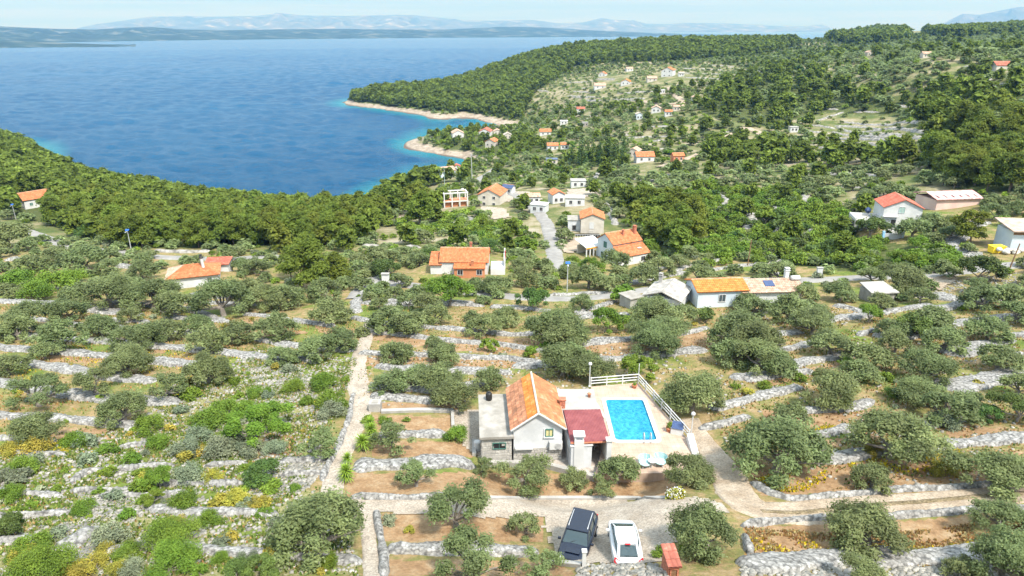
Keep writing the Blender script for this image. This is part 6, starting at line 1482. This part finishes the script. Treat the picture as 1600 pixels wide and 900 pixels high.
# the rest of each kind as one mass
rest = {}
for i, p in enumerate(PLANTS):
    if i not in single: rest.setdefault(p[0], []).append(i)
STUFFN = {'olive': 'distant_olive_trees', 'sparse_olive': 'distant_olive_trees', 'pine': 'distant_pine_wood', 'shrub': 'distant_scrub', 'dark': 'distant_dark_trees', 'bright': 'distant_leafy_trees', 'grey_shrub': 'distant_grey_scrub', 'yellow_shrub': 'low_yellow_scrub', 'column': 'distant_cypresses'}
for k, ids in rest.items():
    VV, TT, n0, FF, m = [], [], 0, [], None
    for i in ids:
        _, x, y, z, r_, wpx, zone, px, py = PLANTS[i]; lod = max(lod_of(wpx), 3); _, _, V, F, T, m = make_proto(k, lod, int(r2.integers(0, 3)))
        a = r2.uniform(0, 6.28); ca, sa_ = math.cos(a), math.sin(a); W = np.stack([V[:, 0]*ca-V[:, 1]*sa_, V[:, 0]*sa_+V[:, 1]*ca, V[:, 2]*r2.uniform(.88, 1.12)], -1)*r_+np.array([x, y, z])
        VV.append(W.astype(np.float32)); hue = r2.uniform(.72, 1.35); TT.append(T*hue); FF.append(F+n0); n0 += len(V)
    tag(link(STUFFN[k], np_mesh(STUFFN[k], np.concatenate(VV), np.concatenate(FF), m, tint=np.concatenate(TT))), kind='stuff')
print('plants', len(PLANTS), 'single', len(single), {k: len(v) for k, v in rest.items()})

# potted plants, yuccas, the white flowering bush
for t, lw, lh, h, n, leaf in POTS:
    V, F, T = leaves([(0, 0, h+lh*.5, lw*.5), (.1, .1, h+lh*.7, lw*.35)], n, .09, rng); link('foliage', np_mesh('foliage', V, F, leaf, tint=T), t)
def yucca(px, py, h, label, s=1.0, heads=1):
    t = thing('yucca', label, 'plant', G(px, py)); mb = MB(); mb.tube([(0, 0, -.1), (.04, 0, h)], [.10, .08], 7).build('trunk', M_BARK, t)
    for j in range(heads):
        V = []; F = []; c_ = Vector((random.uniform(-.1, .1), random.uniform(-.1, .1), h*(1-.45*j)))
        for i in range(70):
            a = i*2.4; el = math.radians(75-i*1.5+random.uniform(-8, 8)); L_ = s*random.uniform(.55, .8); d_ = Vector((math.cos(a)*math.cos(el), math.sin(a)*math.cos(el), math.sin(el))); sd2 = Vector((-math.sin(a), math.cos(a), 0))*.035*s
            b0 = c_; m_ = c_+d_*L_*.55; e_ = c_+d_*L_+Vector((0, 0, -.12*L_)); n = len(V); V += [b0-sd2, b0+sd2, m_+sd2*1.2, m_-sd2*1.2, e_]; F += [(n, n+1, n+2, n+3), (n+3, n+2, n+4)]
        o = link('leaf_rosette', np_mesh('leaf_rosette', V, F, M_YUCCA, tint=np.random.default_rng(j).uniform(.75, 1.2, len(V))), t)
yucca(580, 668, .5, 'spiky yucca nearest the cistern at the end of the footpath beds', 1.1)
yucca(582, 684, .9, 'taller spiky yucca on the footpath edge between two others', 1.1, 2)
yucca(569, 704, 1.0, 'spiky yucca leaning over the footpath beside the middle soil bed', 1.2, 2)
yucca(545, 727, .7, 'yucca behind the lowest one beside the footpath', .9)
yucca(544, 752, 1.0, 'lowest yucca beside the footpath at the long bare soil bed', 1.1, 2)
t = thing('flowering_bush', 'low bush covered in white flowers at the right end of the bare soil bed', 'bush', G(1055, 779))
V, F, T = leaves([(0, 0, .3, .45), (.35, .1, .3, .35), (-.35, 0, .28, .35)], 700, .12, rng); link('foliage', np_mesh('foliage', V, F, M_YSHRUB, tint=T), t)
V, F, T = leaves([(0, 0, .36, .48), (.35, .1, .34, .38), (-.35, 0, .32, .38)], 160, .10, rng, shell=(.95, 1.08), elong=1, down=0); tag(link('flowers', np_mesh('flowers', V, F, M_WHITE), t), kind='stuff')

# ------------------------------------------------------------------ ground cover
def tufts(name, n, regions, size, cols, m=M_GRASS):
    VV, TT = [], []; tot = sum(a[1] for a in regions)
    for poly, share in regions:
        q = int(n*share/tot); xs_ = np.array([p[0] for p in poly]); ys_ = np.array([p[1] for p in poly]); W = np.array([tuple(G(x, y))[:2] for x, y in poly])
        x = r2.uniform(W[:, 0].min(), W[:, 0].max(), q*3); y = r2.uniform(W[:, 1].min(), W[:, 1].max(), q*3); k = in_poly(x, y, [tuple(a) for a in W]); x, y = x[k][:q], y[k][:q]
        nz = np.sin(x*1.1+np.sin(y*.8)*2)*np.sin(y*1.3+np.cos(x*.6)*2)+r2.normal(0, .35, len(x)); k = nz > -.05; x, y = x[k], y[k]; z = H(x, y)
        c0 = np.array(cols)[r2.integers(0, len(cols), len(x))]*r2.uniform(.75, 1.25, (len(x), 1))
        for b_ in range(3):
            a = r2.uniform(0, 6.28, len(x)); hh = size*r2.uniform(.5, 1.3, len(x)); w_ = hh*.42; dx, dy = np.cos(a), np.sin(a); tl = r2.uniform(-.4, .4, (2, len(x)))*hh
            P0 = np.stack([x-dx*w_, y-dy*w_, z-.02], -1); P1 = np.stack([x+dx*w_, y+dy*w_, z-.02], -1); P2 = np.stack([x+dx*w_*.5+tl[0], y+dy*w_*.5+tl[1], z+hh], -1); P3 = np.stack([x-dx*w_*.6+tl[0], y-dy*w_*.6+tl[1], z+hh*.8], -1)
            VV.append(np.stack([P0, P1, P2, P3], 1).reshape(-1, 3)); TT.append(np.repeat(c0, 4, axis=0))
    V = np.concatenate(VV); tag(link(name, np_mesh(name, V, np.arange(len(V)).reshape(-1, 4), m, tint=np.concatenate(TT))), kind='stuff')
NEARALL = pl('-20,470 560,500 545,640 500,760 540,905 -20,905'); NEARR = pl('1130,480 1640,470 1640,740 1300,770 1170,740 1100,640'); GR3 = pl('1165,825 1640,800 1640,860 1175,878'); MIDC = pl('560,470 1150,470 1180,540 1060,590 930,595 560,620')
tufts('dry_grass', 42000, [(NEARR, 4), (GR3, 2), (pl('-20,470 560,500 545,560 300,590 -20,690'), 3), (MIDC, 1.6), (Z_LL, 2)], .16, [(.42, .27, .10), (.50, .36, .16), (.38, .20, .08), (.46, .40, .2)])
tufts('green_grass', 60000, [(Z_LL, 8), (NEARR, 1.6), (NEARALL, 2), (MIDC, .7)], .17, [(.14, .22, .03), (.22, .28, .06), (.09, .15, .03), (.26, .27, .10)])
tufts('yellow_wildflowers', 7000, [(pl('1300,708 1500,700 1510,735 1340,740'), 2), (pl('1165,840 1300,850 1530,845 1530,862 1175,878'), 1.6), (pl('1180,748 1290,735 1290,768 1200,770'), 1), (pl('20,690 110,690 110,706 20,706'), 1), (pl('60,520 400,560 400,590 0,600'), 1), (Z_LL, 1), (pl('1230,672 1300,665 1320,675 1240,690'), .6)], .15, [(.72, .56, .02), (.62, .50, .03), (.4, .38, .05)])
# loose cleared stones
def stones(name, n, regions, smin, smax):
    cube = np.array([(-1, -1, -1), (1, -1, -1), (1, 1, -1), (-1, 1, -1), (-1, -1, 1), (1, -1, 1), (1, 1, 1), (-1, 1, 1)])*.5; CF = np.array([(0, 1, 5, 4), (1, 2, 6, 5), (2, 3, 7, 6), (3, 0, 4, 7), (4, 5, 6, 7)]); VV, TT, FF, n0 = [], [], [], 0; tot = sum(a[1] for a in regions)
    for poly, share in regions:
        q = int(n*share/tot); W = np.array([tuple(G(x, y))[:2] for x, y in poly]); x = r2.uniform(W[:, 0].min(), W[:, 0].max(), q*3); y = r2.uniform(W[:, 1].min(), W[:, 1].max(), q*3); k = in_poly(x, y, [tuple(a) for a in W]); x, y = x[k][:q], y[k][:q]
        z = H(x, y); s = r2.uniform(smin, smax, len(x))**1.0; V = (cube[None]*r2.uniform(.6, 1.1, (len(x), 8, 3)))*s[:, None, None]*np.array([1, 1, .6]); a = r2.uniform(0, 6.28, len(x)); c_, s_ = np.cos(a)[:, None], np.sin(a)[:, None]
        V = np.stack([V[..., 0]*c_-V[..., 1]*s_+x[:, None], V[..., 0]*s_+V[..., 1]*c_+y[:, None], V[..., 2]+z[:, None]+.03], -1); VV.append(V.reshape(-1, 3)); TT.append(np.repeat(r2.uniform(.75, 1.15, len(x)), 8)); FF.append((CF[None]+(np.arange(len(x))*8)[:, None, None]+n0).reshape(-1, 4)); n0 += len(x)*8
    tag(link(name, np_mesh(name, np.concatenate(VV), np.concatenate(FF), M_ROCKS, tint=np.concatenate(TT))), kind='stuff')
stones('loose_stones', 14000, [(Z_LL, 6), (pl('905,884 1040,884 1045,905 900,905'), .35), (pl('438,715 520,715 480,765 400,790 380,740'), 1.2), (pl('90,820 150,820 150,880 90,880'), 1.2), (pl('120,770 240,770 240,800 130,820'), 1), (pl('380,570 470,570 500,620 420,640'), .8), (pl('560,540 1100,540 1060,600 560,640'), .8), (NEARR, 1.2), (pl('1380,450 1600,425 1600,450 1380,470'), .7), (pl('1155,870 1640,858 1640,892 1160,900'), 1.5)], .08, .34)

# ------------------------------------------------------------------ labels for the things that repeat: by look, landmark and side
ORD = ['nearest', 'second nearest', 'third nearest', 'fourth nearest', 'fifth nearest', 'sixth nearest', 'seventh nearest', 'eighth nearest', 'ninth nearest', 'tenth nearest', 'eleventh nearest', 'twelfth nearest', 'thirteenth nearest', 'fourteenth nearest']
LAND += [(560, 600, 'the footpath bend'), (1200, 795, 'the farm track junction'), (20, 560, 'the left edge'), (1585, 650, 'the right edge'), (400, 660, 'the big bright bush cluster'), (500, 815, 'the big bottom left olive'), (1585, 840, 'the bottom right corner'), (60, 880, 'the bottom left corner'), (150, 450, 'the olive rows at far left'), (1360, 560, 'the mid right terraces'), (250, 600, 'the mid left terraces'), (1400, 700, 'the yellow flower patch'), (480, 440, 'the big road bend pine'), (1490, 430, 'the gravel junction at right'), (700, 457, 'the round bright green tree'), (790, 560, 'the terraces behind the cottage'), (730, 850, 'the bottom soil beds')]
cnt = {}
items = []
for o, kw, px, py, sz, r_ in NAMED:
    j = min(range(len(LAND)), key=lambda q: math.hypot(LAND[q][0]-px, (LAND[q][1]-py)*1.7)); lx, ly, lw_ = LAND[j]
    dx, dy = px-lx, (py-ly)*1.7; side = ('right of' if dx > 0 else 'left of') if abs(dx) > abs(dy) else ('in front of' if dy > 0 else 'beyond')
    w0 = 'dry stone wall' if kw == 'wall' else kw[2]; items.append((o, kw, sz, r_, side, lw_, w0, math.hypot(dx, dy), (px, py)))
items.sort(key=lambda q: q[7])
for o, kw, sz, r_, side, lw_, w0, dd, ppos in items:
    if kw == 'wall':
        adj = ('long' if sz > 130 else 'short' if sz < 50 else 'medium length')+(' wide' if r_ > 1.6 else ' narrow'); cat = 'wall'; grp = 'dry stone walls of the terraces'
        o['category'] = 'wall'
    else: adj = kw[0]+' '+kw[1]; grp = {'olive tree': 'olive trees on the terraces', 'pine': 'pines of the slopes'}.get(w0, w0+'s on the terraces')
    k = (adj, w0, side, lw_); c_ = cnt.get(k, 0); cnt[k] = c_+1
    rank = ORD[c_] if c_ < len(ORD) else 'one of the farther ones'
    o['label'] = f'{adj} {w0}, {rank} {side} {lw_}'; o['group'] = grp
    if c_ >= len(ORD) and kw != 'wall' and kw[3] in ZTXT: o['label'] = zlabel(kw[0], kw[1], w0, kw[3], *ppos); o['group'] = f'{w0}s of the {ZTXT[kw[3]][1]}'
    if len(o['label'].split()) > 16: o['label'] = o['label'].replace('silvery green ', '').replace('medium sized', 'medium').replace('medium length', 'middling')

for o in bpy.data.objects:
    if 'label' in o.keys() and len(o['label'].split()) > 16: o['label'] = o['label'].replace('dark green ', 'dark ').replace('bright green ', 'bright ').replace('grey green ', 'grey ').replace('yellow green ', 'yellow ').replace('one of the farther ones', 'farther'); print('LONG', o['label']) if len(o['label'].split()) > 16 else None
